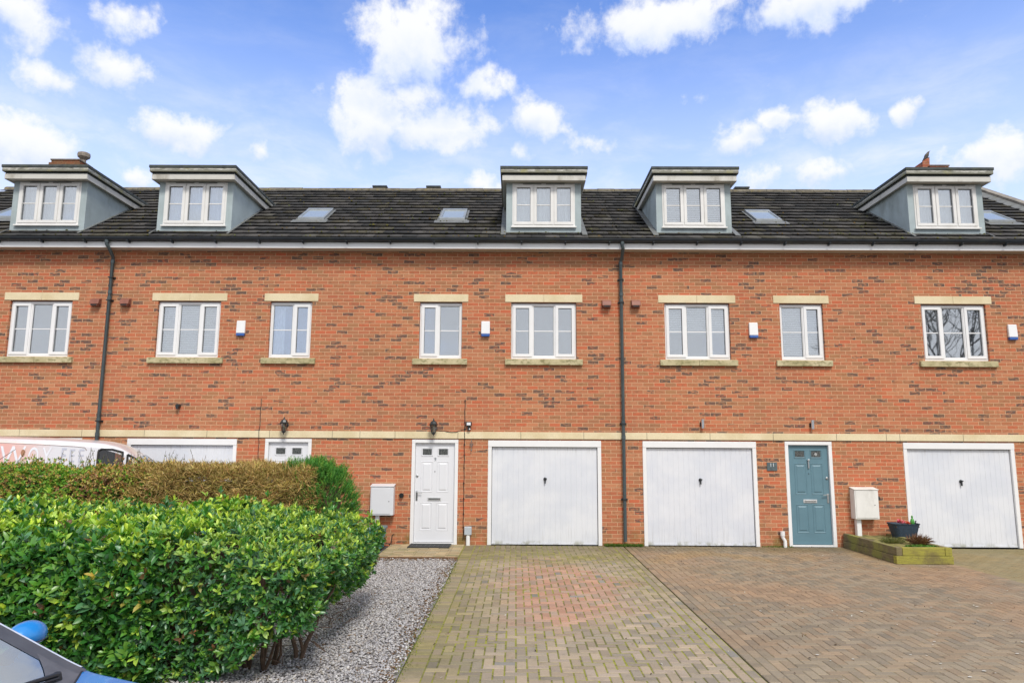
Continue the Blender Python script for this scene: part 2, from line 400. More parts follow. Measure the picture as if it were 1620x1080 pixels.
def tone_drive_c(x, y):
    r = random.random()
    base = random.choice([(.39,.315,.225),(.44,.35,.25),(.36,.30,.225),(.42,.34,.26),(.33,.28,.215)])
    pink = random.choice([(.50,.27,.18),(.46,.29,.205),(.52,.30,.21),(.43,.26,.19),(.42,.30,.225)])
    cx, cy = .62, -4.1
    d = math.hypot((x-cx)/1.05, (y-cy)/2.5)
    k = 1-sm(d+.45*nz(x, y, 1.2, 5)+.12*(random.random()-.5), .55, 1.15)
    c = lerp(base, pink, k*.9)
    if random.random() < .02: c = (.27, .25, .22)
    # moss / algae: strong by the wall and along the left edge
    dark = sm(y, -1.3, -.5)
    moss = max(sm(y+.6*nz(x, y, .9, 2), -3.0, -1.2)*(1-.5*dark), sm(-x+.35*nz(x, y, 1.1, 9), .0, .8)*.75, sm(x+.3*nz(x, y, 1.5, 8), 1.25, 2.0)*.5*sm(y, -6.5, -3))
    moss *= .5+.5*sm(nz(x, y, 1.6, 3), -.45, .35)
    c = lerp(c, random.choice([(.24,.215,.055),(.29,.25,.07),(.20,.18,.065),(.22,.18,.09)]), min(.85, moss*.9))
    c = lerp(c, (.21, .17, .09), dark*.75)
    f = .64+.24*r
    return tuple(v*f for v in c)
def tone_drive_d(x, y):
    base = random.choice([(.33,.26,.19),(.36,.275,.195),(.32,.26,.20),(.36,.265,.185),(.30,.25,.19),(.34,.28,.21),(.28,.235,.185)])
    k = sm(nz(x, y, .55, 12), -.1, .5)
    c = lerp(base, (.42, .26, .16), k*.5)
    far = sm(y, -6.2, -9.2)
    c = lerp(c, (.46, .39, .29), far*.5)
    o = sm(y, -3.2, -.8)*sm(nz(x, y, 1.3, 4), -.2, .4)
    c = lerp(c, (.42, .27, .10), o*.5)
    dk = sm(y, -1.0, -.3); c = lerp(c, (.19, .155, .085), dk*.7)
    f = .60+.22*random.random()
    return (c[0]*f*1.0, c[1]*f*.975, c[2]*f*.90)
def tone_drive_e(x, y):
    c = tone_drive_d(x, y); c = lerp(c, (.22, .19, .08), .55); return c
def tone_path(x, y):
    c = random.choice([(.36,.28,.16),(.32,.27,.17),(.40,.31,.18),(.29,.25,.13)])
    f = .72+.34*random.random(); return tuple(v*f for v in c)
def blocks(name, rects, tone, gap=.007, z=.0, h=.05, jitter=.0015, bev=.005):
    V = []; F = []; T = []
    for (x0, y0, x1, y1) in rects:
        if x1-x0 < .03 or y1-y0 < .03: continue
        cx, cy = (x0+x1)/2, (y0+y1)/2; col = tone(cx, cy); n = len(V)
        g = gap/2*(1+.4*(random.random()-.5)); a0, a1, b0, b1 = x0+g, x1-g, y0+g, y1-g
        dz = random.uniform(-1, 1)*jitter + .006*nz(cx, cy, .8, 7)
        tx, ty = random.uniform(-1, 1)*.006, random.uniform(-1, 1)*.006
        def P(x, y, zz): return (x, y, z+zz+dz+tx*(x-cx)+ty*(y-cy))
        V += [P(a0,b0,-h),P(a1,b0,-h),P(a1,b1,-h),P(a0,b1,-h),P(a0,b0,-bev),P(a1,b0,-bev),P(a1,b1,-bev),P(a0,b1,-bev),
              P(a0+bev,b0+bev,0),P(a1-bev,b0+bev,0),P(a1-bev,b1-bev,0),P(a0+bev,b1-bev,0)]
        for i in range(4):
            j = (i+1) % 4; F.append((n+i, n+j, n+4+j, n+4+i)); F.append((n+4+i, n+4+j, n+8+j, n+8+i))
        F.append((n+8, n+9, n+10, n+11)); T += [(*col, 1)]*12
    me = bpy.data.meshes.new(name); me.from_pydata(V, [], F); me.materials.append(BLOCK)
    a = me.color_attributes.new('tone', 'FLOAT_COLOR', 'POINT'); a.data.foreach_set('color', np.array(T, 'f').ravel())
    o = bpy.data.objects.new(name, me); C.objects.link(o); return o
def herring(x0, x1, y0, y1, u=.1, ox=0, oy=0):
    out = []
    i0, i1 = int(math.floor((x0-ox)/u))-2, int((x1-ox)/u)+2; j0, j1 = int(math.floor((y0-oy)/u))-2, int((y1-oy)/u)+2
    for i in range(i0, i1):
        for j in range(j0, j1):
            d = (i-j) % 4
            if d == 0: r = (i, j, i+2, j+1)
            elif d == 3: r = (i, j, i+1, j+2)
            else: continue
            r = (max(x0, ox+r[0]*u), max(y0, oy+r[1]*u), min(x1, ox+r[2]*u), min(y1, oy+r[3]*u))
            if r[2] > r[0] and r[3] > r[1]: out.append(r)
    return out
def column_of(x0, x1, y0, y1, n, along='Y', L=.1):
    out = []; w = (x1-x0)/n
    for k in range(n):
        y = y0 - (L/2 if k % 2 else 0)
        while y < y1:
            out.append((x0+k*w, max(y, y0), x0+(k+1)*w, min(y+L, y1))); y += L
    return out
YF = -9.9
tag(sheet('driveway', -.99, 2.12, YF, -.02, -.0045, JOINT_MOSS), kind='structure')
r = herring(-.79, 1.92, YF, -.43, .1, -.79, YF) + column_of(-.99, -.79, YF, -.02, 1, L=.1) + column_of(1.92, 2.12, YF, -.02, 2, L=.2)
r += [(x, -.43+.2*k, min(x+.1, 1.92), -.23+.2*k) for k in range(2) for x in np.arange(-.79, 1.92, .1)]
tag(blocks('driveway', r, tone_drive_c, .012), kind='structure')
tag(sheet('driveway', 2.135, 7.43, YF, -.02, -.006, JOINT_DIRT), kind='structure')
r = herring(2.335, 7.22, YF, -.22, .1, 2.335, YF) + column_of(2.135, 2.335, YF, -.02, 2, L=.2) + column_of(7.22, 7.42, YF, -.02, 1, L=.1)
r += [(x, -.22, min(x+.1, 7.22), -.02) for x in np.arange(2.335, 7.22, .1)]
tag(blocks('driveway', r, tone_drive_d, .006, jitter=.001), kind='structure')
tag(sheet('driveway', 7.43, 13.5, YF, -.02, -.034+.01, JOINT_DIRT), kind='structure')
r = herring(7.64, 13, -7, -.22, .1, 7.64, -7) + column_of(7.44, 7.64, -7, -.02, 1, L=.1) + [(x, -.22, x+.1, -.02) for x in np.arange(7.64, 13, .1)]
tag(blocks('driveway', r, tone_drive_e, .006, z=-.012, jitter=.001), kind='structure')
tag(sheet('path', -2.45, -.99, -1.78, -.02, -.009, JOINT_MOSS), kind='structure')
r = column_of(-2.45, -1.0, -1.72, -.02, 7, L=.1) if False else [(x-.05*(j % 2), -1.72+.1*j, x+.2-.05*(j % 2), -1.62+.1*j) for j in range(17) for x in np.arange(-2.4, -1.15, .2)]
tag(blocks('path', r, tone_path, .007, z=.012), kind='structure')
e = MB().box(-2.5, -1.0, -1.78, -1.725, -.05, .03).build('path_edging', simple('brown_edging', (.14, .075, .035), .9, .4, 9), bevel=.006); tag(e, kind='structure')

# slate chippings
def gravel_bed():
    m, t, b = mat('chippings_bed'); p = pos(t)
    c = mixc(t, mapr(t, noise_(t, p, 40, 4, .7), .4, .6), (.16, .145, .14), (.38, .35, .33)); t.links.new(c, b.inputs['Base Color'])
    bump(t, b, noise_(t, p, 70, 3, .6), 1, .02); b.inputs['Roughness'].default_value = .9
    tag(sheet('gravel_base', -3.6, -.995, YF, -1.785, -.006, m, 30, 60, .012), kind='structure')
gravel_bed()
def attr_mat(name, rough=.6, spec=.4, trans=0, sheen=0, nscale=60):
    m, t, b = mat(name); at = t.nodes.new('ShaderNodeAttribute'); at.attribute_name = 'tone'
    c = at.outputs['Color']
    c = mixc(t, mapr(t, noise_(t, pos(t), nscale, 3, .6), .35, .7, 0, .35), c, mixc(t, 1.0, c, (.62, .66, .6), 'MULTIPLY'))
    t.links.new(c, b.inputs['Base Color']); b.inputs['Roughness'].default_value = rough; b.inputs['Specular IOR Level'].default_value = spec
    if trans:
        tl = t.nodes.new('ShaderNodeBsdfTranslucent'); t.links.new(mixc(t, 1.0, c, (1.3, 1.5, .6), 'MULTIPLY'), tl.inputs[0])
        ms = t.nodes.new('ShaderNodeMixShader'); ms.inputs[0].default_value = trans
        t.links.new(b.outputs[0], ms.inputs[1]); t.links.new(tl.outputs[0], ms.inputs[2]); t.links.new(ms.outputs[0], t.nodes['Material Output'].inputs[0])
    return m
STONES = attr_mat('slate_chippings', .75, .4)
def np_mesh(name, V, F, T, m, parent=None, smooth=False):
    """V (n,k,3) vertex sets; F index tuples inside a set; T (n,3) tones"""
    n, k, _ = V.shape; me = bpy.data.meshes.new(name)
    off = np.array(root_loc(parent)); me.vertices.add(n*k); me.vertices.foreach_set('co', (V-off).astype('f').ravel())
    nf = len(F); L = sum(len(f) for f in F)
    loops = np.concatenate([np.array(f) for f in F]); loops = (loops[None, :]+np.arange(n)[:, None]*k).ravel()
    starts = np.cumsum([0]+[len(f) for f in F[:-1]]); starts = (starts[None, :]+np.arange(n)[:, None]*L).ravel()
    tot = np.tile([len(f) for f in F], n)
    me.loops.add(n*L); me.loops.foreach_set('vertex_index', loops.astype('i'))
    me.polygons.add(n*nf); me.polygons.foreach_set('loop_start', starts.astype('i')); me.polygons.foreach_set('loop_total', tot.astype('i'))
    me.update(calc_edges=True); me.validate()
    a = me.color_attributes.new('tone', 'FLOAT_COLOR', 'POINT')
    TT = np.repeat(np.concatenate([T, np.ones((n, 1))], 1), k, 0); a.data.foreach_set('color', TT.astype('f').ravel())
    me.materials.append(m)
    if smooth: me.polygons.foreach_set('use_smooth', [True]*len(me.polygons))
    o = bpy.data.objects.new(name, me); C.objects.link(o)
    if parent is not None: o.parent = parent
    return o
def randrot(n, tilt=1.0):
    a = rng.uniform(0, 2*np.pi, n); t = rng.normal(0, tilt, n); b = rng.uniform(0, 2*np.pi, n)
    ca, sa = np.cos(a), np.sin(a); Rz = np.zeros((n, 3, 3)); Rz[:, 0, 0] = ca; Rz[:, 0, 1] = -sa; Rz[:, 1, 0] = sa; Rz[:, 1, 1] = ca; Rz[:, 2, 2] = 1
    k = np.stack([np.cos(b), np.sin(b), np.zeros(n)], 1); K = np.zeros((n, 3, 3))
    K[:, 0, 2] = k[:, 1]; K[:, 1, 2] = -k[:, 0]; K[:, 2, 0] = -k[:, 1]; K[:, 2, 1] = k[:, 0]
    I = np.eye(3)[None]; st, ct = np.sin(t)[:, None, None], np.cos(t)[:, None, None]
    return (I+st*K+(1-ct)*(K@K))@Rz
def chips():
    n = 52000
    x = rng.uniform(-3.3, -1.0, n); y = -1.8-(abs(YF)-1.8)*rng.uniform(0, 1, n)**.92
    edge = -1.0+.03*np.sin(y*5)-.02*np.sin(y*17)
    keep = x < edge; x, y = x[keep], y[keep]; n = len(x)
    s = rng.uniform(.008, .018, n)
    base = np.array([[-1,-.6,0],[.2,-1,0],[1,.1,0],[.1,.9,0],[-.8,-.5,.45],[.2,-.7,.5],[.75,.1,.4],[.05,.6,.5]])
    V = base[None]*s[:, None, None]*rng.uniform(.6, 1.3, (n, 1, 3))
    V = V + rng.normal(0, .12, V.shape)*s[:, None, None]
    V = np.einsum('nij,nkj->nki', randrot(n, .45), V)
    V += np.stack([x, y, rng.uniform(-.004, .012, n)], 1)[:, None]
    pal = np.array([[.42,.405,.41],[.37,.355,.365],[.46,.445,.445],[.31,.295,.31],[.41,.375,.355],[.34,.30,.26],[.54,.52,.505],[.22,.21,.215]])
    T = pal[rng.choice(8, n, p=[.24,.2,.18,.10,.12,.06,.06,.04])]*rng.uniform(.95, 1.3, (n, 1))
    brown = (rng.uniform(0, 1, n) < .35*np.exp(-((x+1.05)/.12)**2)+.5*np.exp(-((y+1.9)/.12)**2)+.02)
    T[brown] = np.array([.17, .10, .05])*rng.uniform(.6, 1.3, (brown.sum(), 1))
    F = [(0,3,2,1),(4,5,6,7),(0,1,5,4),(1,2,6,5),(2,3,7,6),(3,0,4,7)]
    tag(np_mesh('gravel', V, F, T, STONES), 'grey and mauve slate chippings between hedge and block paved drive', 'gravel', kind='stuff')
chips()

# ------------------------------------------------------------------ leaves
def leaf_set(P, D, Nn, L, Wd, curl=.15, fold=.25):
    """P base, D direction, Nn upper normal; returns (n,8,3) folded, slightly curled leaf"""
    n = len(P); D = D/np.linalg.norm(D, axis=1, keepdims=True); S = np.cross(D, Nn); S /= np.linalg.norm(S, axis=1, keepdims=True)+1e-9; U = np.cross(S, D)
    def pt(l, w, u): return P + D*(L*l)[:, None] + S*(Wd*w)[:, None] + U*(L*u)[:, None]
    o = np.ones(n)
    return np.stack([pt(0*o, 0*o, 0*o), pt(.32*o, .42*o, fold*.18*o), pt(.7*o, .40*o, (fold*.15-curl*.35)*o), pt(1*o, 0*o, -curl*o),
                     pt(.7*o, -.40*o, (fold*.15-curl*.35)*o), pt(.32*o, -.42*o, fold*.18*o), pt(.34*o, 0*o, 0*o), pt(.7*o, 0*o, -curl*.45*o)], 1)
LEAF_F = [(0,1,6),(1,2,7,6),(2,3,7),(0,6,5),(6,7,4,5),(7,3,4)]
def rnd_unit(n):
    v = rng.normal(size=(n, 3)); return v/np.linalg.norm(v, axis=1, keepdims=True)
def noise3(P, s, o=0.0):
    return np.array([noise.noise(Vector((p[0]*s+o, p[1]*s, p[2]*s))) for p in P])
LEAF_M = attr_mat('glossy_leaf', .34, .6, .25, nscale=35)
LEAF_DULL = attr_mat('small_leaf', .55, .35, .2, nscale=40)
TWIG_M = attr_mat('dry_twig', .85, .2, 0)
CORE_G = simple('hedge_inside', (.014, .022, .008), 1, .4, 12)
CORE_B = simple('dead_inside', (.06, .045, .02), 1, .4, 12)
BARK = simple('hedge_stem', (.11, .07, .045), .9, .35, 20, bmp=.6, bscale=60)

# ------------------------------------------------------------------ terraced houses
EAVE = 5.975; RIDGE_Y, SLOPE, ROOF0 = 3.8, .62, 6.316
def roof_z(y): return ROOF0 + SLOPE*y
def wall_with_holes(x0, x1, z0, z1, holes, depth=.12, y=0.0):
    b = MB(); xs = sorted({x0, x1} | {h[0] for h in holes} | {h[1] for h in holes}); zs = sorted({z0, z1} | {h[2] for h in holes} | {h[3] for h in holes})
    for i in range(len(xs)-1):
        for j in range(len(zs)-1):
            cx, cz = (xs[i]+xs[i+1])/2, (zs[j]+zs[j+1])/2
            if any(h[0] < cx < h[1] and h[2] < cz < h[3] for h in holes): continue
            b.quad((xs[i], y, zs[j]), (xs[i+1], y, zs[j]), (xs[i+1], y, zs[j+1]), (xs[i], y, zs[j+1]))
    for (a, c, d, e) in holes:
        b.quad((a, y, d), (a, y+depth, d), (a, y+depth, e), (a, y, e)); b.quad((c, y, d), (c, y, e), (c, y+depth, e), (c, y+depth, d))
        b.quad((a, y, e), (a, y+depth, e), (c, y+depth, e), (c, y, e)); b.quad((a, y, d), (c, y, d), (c, y+depth, d), (a, y+depth, d))
    return b
def window(house, x0, x1, z0, z1, lights, y=.055, blinds=None, net=None, parent=None, old=False, bar=True, room=True):
    """lights: list of (fraction, opening?)"""
    U = UPVC_OLD if old else UPVC
    f = MB(); of = .045; fy0, fy1 = y, y+.07
    f.box(x0, x1, fy0, fy1, z0, z0+of+.012); f.box(x0, x1, fy0, fy1, z1-of, z1)
    f.box(x0, x0+of, fy0+.0005, fy1, z0+of+.012, z1-of); f.box(x1-of, x1, fy0+.0005, fy1, z0+of+.012, z1-of)
    panes = []; W = x1-x0-2*of; xa = x0+of; mul = .04
    tot = W-mul*(len(lights)-1)
    for k, (fr, op) in enumerate(lights):
        w = tot*fr; a, c = xa, xa+w; lo, hi = z0+of+.012, z1-of
        if op:
            s_ = .047
            f.box(a-.012, c+.012, fy0-.016, fy0+.03, lo-.012, lo+s_); f.box(a-.012, c+.012, fy0-.016, fy0+.03, hi-s_, hi+.012)
            f.box(a-.012, a+s_, fy0-.0155, fy0+.03, lo+s_, hi-s_); f.box(c-s_, c+.012, fy0-.0155, fy0+.03, lo+s_, hi-s_)
            panes.append((a+s_, c-s_, lo+s_, hi-s_))
        else:
            s_ = .014
            f.box(a, c, fy0+.012, fy0+.05, lo, lo+s_); f.box(a, c, fy0+.012, fy0+.05, hi-s_, hi); f.box(a, a+s_, fy0+.0125, fy0+.05, lo+s_, hi-s_); f.box(c-s_, c, fy0+.0125, fy0+.05, lo+s_, hi-s_)
            panes.append((a+s_, c-s_, lo+s_, hi-s_))
        if k < len(lights)-1: f.box(c, c+mul, fy0+.001, fy1, lo, hi)
        xa = c+mul
    asm = parent is None
    win = f.build('window' if asm else 'window_frame', U, house if asm else parent, bevel=.004)
    P = win if asm else parent
    GK = simple_cached('glazing_gasket', (.16, .17, .18))
    zm = (panes[0][2]+panes[0][3])/2 + .0
    for (a, c, lo, hi) in panes:
        MB().box(a-.004, c+.004, fy0+.028, fy0+.034, lo-.004, hi+.004).build('pane', GLASS, P)
        gk = MB(); gb = MB()
        for (q0, q1, r0, r1) in ((a, c, lo, lo+.007), (a, c, hi-.007, hi), (a, a+.006, lo+.007, hi-.007), (c-.006, c, lo+.007, hi-.007)): gk.box(q0, q1, fy0+.018, fy0+.027, r0, r1)
        gb.box(a+.006, c-.006, fy0+.0205, fy0+.0275, zm-.010, zm+.010)
        gk.build('glazing_seal', GK, P)
        if bar: gb.build('glazing_bar', U, P)
    if blinds:
        b = MB(); 
        for (a, c, lo, hi), drop in zip(panes, blinds):
            if drop <= 0: continue
            zt = hi; zb = hi-(hi-lo)*drop; n = max(1, int((zt-zb)/.047))
            for i in range(n):
                z = zt-.02-i*.047
                b.hexa([(a-.03, fy0+.095, z-.016), (c+.03, fy0+.095, z-.016), (c+.03, fy0+.125, z+.012), (a-.03, fy0+.125, z+.012), (a-.03, fy0+.094, z-.0135), (c+.03, fy0+.094, z-.0135), (c+.03, fy0+.124, z+.0145), (a-.03, fy0+.124, z+.0145)])
            b.box(a-.03, c+.03, fy0+.10, fy0+.12, zb-.02, zb+.005)
        b.build('blind', BLIND, P)
    if net:
        b = MB(); w = .08
        for (u0, u1) in net:
            a = x0+(x1-x0)*u0; c = x0+(x1-x0)*u1; n = max(4, int((c-a)/.03)); pr = None
            for i in range(n+1):
                xx = a+(c-a)*i/n; yy = fy0+.14+.018*math.sin(i*1.9)
                if pr: b.quad((pr[0], pr[1], z0), (xx, yy, z0), (xx, yy, z1), (pr[0], pr[1], z1))
                pr = (xx, yy)
        b.build('curtain', NET, P)
    if room:
        # the room behind the glass: walls, floor and ceiling of a shallow box
        b = MB(); mg = .25 if asm else .09; a, c, lo, hi, yb = x0-mg, x1+mg, z0-(.35 if asm else .2), z1+(.2 if asm else .08), fy0+.95
        b.quad((a, yb, lo), (c, yb, lo), (c, yb, hi), (a, yb, hi)); ya = fy1+.02
        b.quad((a, ya, lo), (a, yb, lo), (a, yb, hi), (a, ya, hi)); b.quad((c, ya, lo), (c, ya, hi), (c, yb, hi), (c, yb, lo))
        b.quad((a, ya, hi), (a, yb, hi), (c, yb, hi), (c, ya, hi)); b.quad((a, ya, lo), (c, ya, lo), (c, yb, lo), (a, yb, lo))
        b.build('room', ROOM, P)
    return win
_sc = {}
def simple_cached(n, c, **k):
    if n not in _sc: _sc[n] = simple(n, c, **k)
    return _sc[n]
L3 = [(.315, True), (.37, False), (.315, True)]
D3 = [(.333, True), (.334, True), (.333, True)]
def garage(house, x0, x1, z1=2.045, dirty=.25):
    """x0,x1 outer edges of the white frame"""
    fr = MB(); j = .075; hd = .125
    fr.box(x0, x0+j, -.012, .10, .0, z1-hd); fr.box(x1-j, x1, -.012, .10, .0, z1-hd); fr.box(x0, x1, -.018, .10, z1-hd, z1)
    a, c, lo, hi = x0+j+.008, x1-j-.008, .025, z1-hd-.012
    g = MB(); n = 20; w = (c-a)/n; y = .035
    for i in range(n):
        xa = a+i*w; xb = xa+w
        g.quad((xa+.006, y, lo), (xb-.006, y, lo), (xb-.006, y, hi), (xa+.006, y, hi))
        g.quad((xb-.006, y, lo), (xb, y+.0042, lo), (xb, y+.0042, hi), (xb-.006, y, hi))
        g.quad((xa, y+.0042, lo), (xa+.006, y, lo), (xa+.006, y, hi), (xa, y+.0042, hi))
    g.box(a, c, y+.012, y+.03, lo, hi); g.box(a, c, y-.006, y+.012, lo-.012, lo+.02)
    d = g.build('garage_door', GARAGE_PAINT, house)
    fr.build('door_frame', UPVC, d, bevel=.005)
    MB().box(x0+j, x1-j, y+.035, y+.06, 0, z1-hd).build('dark_gap', BLACK_GAP, d)
    xm = (a+c)/2+.01
    h = MB().lathe((xm, y-.002, 1.285), [(.034, 0), (.034, .010), (.022, .014), (.022, .035)], 16, axis='Y'); h.box(xm-.013, xm+.013, y-.045, y-.015, 1.20, 1.30)
    h.box(xm-.013, xm+.034, y-.045, y-.02, 1.285, 1.305)
    h.build('handle', DARK_METAL, d, bevel=.004)
    return d
def front_door(house, x0, x1, leafm, z1=2.055, hinge='R', number=None, panem=None, dark=True):
    fw = .068; fr = MB()
    fr.box(x0, x0+fw, -.010, .10, .0, z1-fw); fr.box(x1-fw, x1, -.010, .10, 0, z1-fw); fr.box(x0, x1, -.012, .10, z1-fw, z1); fr.box(x0+fw, x1-fw, .0, .10, 0, .035)
    a, c, lo, hi = x0+fw+.004, x1-fw-.004, .045, z1-fw-.006; y = .045; w = c-a; h = hi-lo
    d = MB().box(a, c, y, y+.045, lo, hi)
    def X(u): return a+u*w
    def Z(v): return hi-v*h
    def frame(u0, u1, v0, v1, t=.016, pr=.008):
        x_0, x_1, z_1, z_0 = X(u0), X(u1), Z(v0), Z(v1)
        # bevelled moulding: sloping faces in and out
        def ring(i0, y0_, i1, y1_):
            A = [(x_0+i0, y0_, z_0+i0), (x_1-i0, y0_, z_0+i0), (x_1-i0, y0_, z_1-i0), (x_0+i0, y0_, z_1-i0)]
            B = [(x_0+i1, y1_, z_0+i1), (x_1-i1, y1_, z_0+i1), (x_1-i1, y1_, z_1-i1), (x_0+i1, y1_, z_1-i1)]
            for k in range(4): d.quad(A[k], A[(k+1) % 4], B[(k+1) % 4], B[k])
        ring(0, y, t*.5, y-pr); ring(t*.5, y-pr, t*1.3, y+.001)
        return x_0+t*1.3, x_1-t*1.3, z_0+t*1.3, z_1-t*1.3
    cols = ((.145, .445), (.555, .855))
    panes = []
    for (u0, u1) in cols:
        panes.append(frame(u0-.0, u1+.0, .045, .135, .022, .012))
        for (v0, v1) in ((.185, .50), (.60, .885)):
            p = frame(u0, u1, v0, v1, .014, .007)
            m_ = .018
            d.hexa([(p[0]+m_, y+.0005, p[2]+m_), (p[1]-m_, y+.0005, p[2]+m_), (p[1]-m_, y+.0005, p[3]-m_), (p[0]+m_, y+.0005, p[3]-m_), (p[0]+m_+.02, y-.009, p[2]+m_+.02), (p[1]-m_-.02, y-.009, p[2]+m_+.02), (p[1]-m_-.02, y-.009, p[3]-m_-.02), (p[0]+m_+.02, y-.009, p[3]-m_-.02)])
    dr = d.build('front_door', leafm, house)
    fr.build('door_frame', UPVC, dr, bevel=.005)
    MB().box(x0+fw, x1-fw, y+.05, y+.07, .03, z1-fw).build('dark_gap', BLACK_GAP, dr)
    for p in panes: MB().box(p[0], p[1], y-.0035, y+.004, p[2], p[3]).build('pane', panem or PANE_DARK, dr)
    lb = MB().box(X(.5)-.135, X(.5)+.135, y-.012, y, Z(.60)+.03-.002, Z(.60)+.095); lb.build('letterbox', simple_cached('letterbox_silver', (.55, .56, .57), rough=.35), dr, bevel=.004)
    k = MB().box(X(.5)-.118, X(.5)+.118, y-.0165, y-.0125, Z(.60)+.042, Z(.60)+.083); k.build('letterbox_flap', STEEL, dr, bevel=.003)
    hx = x0+fw+.045 if hinge == 'R' else x1-fw-.045; sgn = 1 if hinge == 'R' else -1
    hb = MB().box(hx-.018, hx+.018, y-.010, y, Z(.585), Z(.49)).tube([(hx, y-.005, Z(.50)), (hx, y-.05, Z(.50)), (hx+sgn*.11, y-.052, Z(.505))], .009, 10)
    hb.lathe((hx, y-.012, Z(.545)), [(.012, 0), (.012, .008)], 12, axis='Y'); hb.build('handle', STEEL, dr, smooth=False)
    MB().lathe((hx, y-.001, Z(.335)), [(.026, 0), (.026, .012), (.015, .02)], 14, axis='Y').build('lock', STEEL, dr)
    MB().lathe((X(.5), y-.001, Z(.29)), [(.010, 0), (.010, .006)], 12, axis='Y').build('peephole', DARK_METAL, dr)
    return dr, X, Z, y
PANE_DARK = None
def pane_dark():
    global PANE_DARK
    m, t, b = mat('obscured_glass'); p = pos(t)
    c = mixc(t, mapr(t, noise_(t, p, 45, 3, .6), .35, .65), (.03, .035, .035), (.12, .125, .12)); t.links.new(c, b.inputs['Base Color']); b.inputs['Roughness'].default_value = .12
    bump(t, b, noise_(t, p, 70, 2, .6), .5, .004); PANE_DARK = m
pane_dark()

ROOF_TILE = attr_mat('concrete_roof_tile', .88, .12, 0, nscale=22)
def ridge_line(x): return 0
MOSS_M = attr_mat('roof_moss', .95, .1, 0, nscale=90)
def tiles(house, x0, x1, skip=None, vergex=None):
    V = []; T = []; n = 16; Ls = math.hypot(RIDGE_Y+.30, SLOPE*(RIDGE_Y+.30)); cs = (RIDGE_Y+.30)/Ls; sn = SLOPE*cs
    g = Ls/n; w = .295; up = np.array([0, cs, sn]); nrm = np.array([0, -sn, cs]); e0 = np.array([0, -.30, roof_z(-.30)])
    moss_pts = []
    for r in range(n):
        off = (w/2 if r % 2 else 0); k0 = int(math.floor((x0-off)/w)); k1 = int(math.ceil((x1-off)/w))
        for k in range(k0, k1):
            a = max(x0, off+k*w)+.0015; c = min(x1, off+(k+1)*w)-.0015
            if c-a < .03: continue
            s0 = r*g-.012+random.uniform(-.003, .003); s1 = (r+1)*g+.03
            lift = .076+random.uniform(-.002, .004); th = .022; tl = random.uniform(-.002, .002)
            def P(x, s, u): return e0+up*s+nrm*u+np.array([x, 0, 0])
            V.append([P(a, s0, lift+tl), P(c, s0, lift-tl), P(c, s1, .026), P(a, s1, .026), P(a, s0, lift-th+tl), P(c, s0, lift-th-tl), P(c, s1, .004), P(a, s1, .004)])
            xm = (a+c)/2; br = random.uniform(.75, 1.15); q = nz(xm, r*.3, .5, 20)
            base = random.choice([(.075,.072,.072),(.06,.06,.062),(.095,.09,.088)]); 
            if random.random() < .10: base = (.115, .11, .10)
            if random.random() < .10+.12*(r < 6)+.15*q: base = lerp(base, (.085, .075, .045), .5)
            T.append([v*br for v in base])
            # moss cushions sit on the lower edge
            for _ in range(3):
                if random.random() < (.36 if r < 6 else .16)+.3*q: moss_pts.append((random.uniform(a, c), s0+random.uniform(-.01, .05), lift+.002))
    V = np.array(V); F = [(3,2,1,0)[::-1], (4,5,1,0), (5,6,2,1), (7,4,0,3)]
    ro = np_mesh('roof', V, F, np.array(T), ROOF_TILE, house)
    # moss
    n2 = len(moss_pts); mp = np.array([e0+up*s+nrm*u+np.array([x, 0, 0]) for x, s, u in moss_pts])
    a = np.arange(6)*np.pi/3; ringv = np.stack([np.cos(a), np.sin(a), np.zeros(6)], 1); base = np.concatenate([ringv, ringv*.6+np.array([0, 0, .55]), [[0, 0, .8]]])
    sc = rng.uniform(.008, .024, n2); VV = base[None]*sc[:, None, None]*rng.uniform(.6, 1.5, (n2, 1, 3))
    VV += rng.normal(0, .12, VV.shape)*sc[:, None, None]
    ax = np.stack([np.array([1, 0, 0]), up, nrm]); VV = VV@ax + mp[:, None]
    pal = np.array([[.07,.075,.022],[.11,.10,.03],[.05,.05,.03],[.12,.085,.04],[.10,.11,.05]])
    FF = [(i, (i+1) % 6, 6+(i+1) % 6, 6+i) for i in range(6)]+[(6+i, 6+(i+1) % 6, 12) for i in range(6)]
    mo = np_mesh('moss', VV, FF, pal[rng.integers(0, 5, n2)]*rng.uniform(.7, 1.3, (n2, 1)), MOSS_M, ro); mo['kind'] = 'stuff'
    # sarking, back slope
    u = MB(); u.quad((x0, -.29, roof_z(-.30)), (x1, -.29, roof_z(-.30)), (x1, RIDGE_Y, roof_z(RIDGE_Y)), (x0, RIDGE_Y, roof_z(RIDGE_Y)))
    u.quad((x0, RIDGE_Y, roof_z(RIDGE_Y)+.02), (x1, RIDGE_Y, roof_z(RIDGE_Y)+.02), (x1, 7.9, 6.13), (x0, 7.9, 6.13))
    u.build('roof_deck', FELT, ro)
    # ridge tiles
    rd = MB(); zt = roof_z(RIDGE_Y)+.03; x = x0
    while x < x1-.01:
        xe = min(x+.45, x1); r_ = .125; dz = random.uniform(-.006, .006)
        pr = [(RIDGE_Y-.14+dz, zt-.05), (RIDGE_Y-.10, zt+.02+dz), (RIDGE_Y-.04, zt+.055+dz), (RIDGE_Y+.04, zt+.055+dz), (RIDGE_Y+.10, zt+.02), (RIDGE_Y+.14, zt-.05)]
        for i in range(5): rd.quad((x+.004, *pr[i]), (xe-.004, *pr[i]), (xe-.004, *pr[i+1]), (x+.004, *pr[i+1]))
        x = xe
    rd.build('ridge_tiles', simple_cached('ridge_tile', (.13, .115, .085), rough=.95, var=.35, scale=9, dirt=(.22, .17, .06), dirt_amt=.7), ro)
    return ro
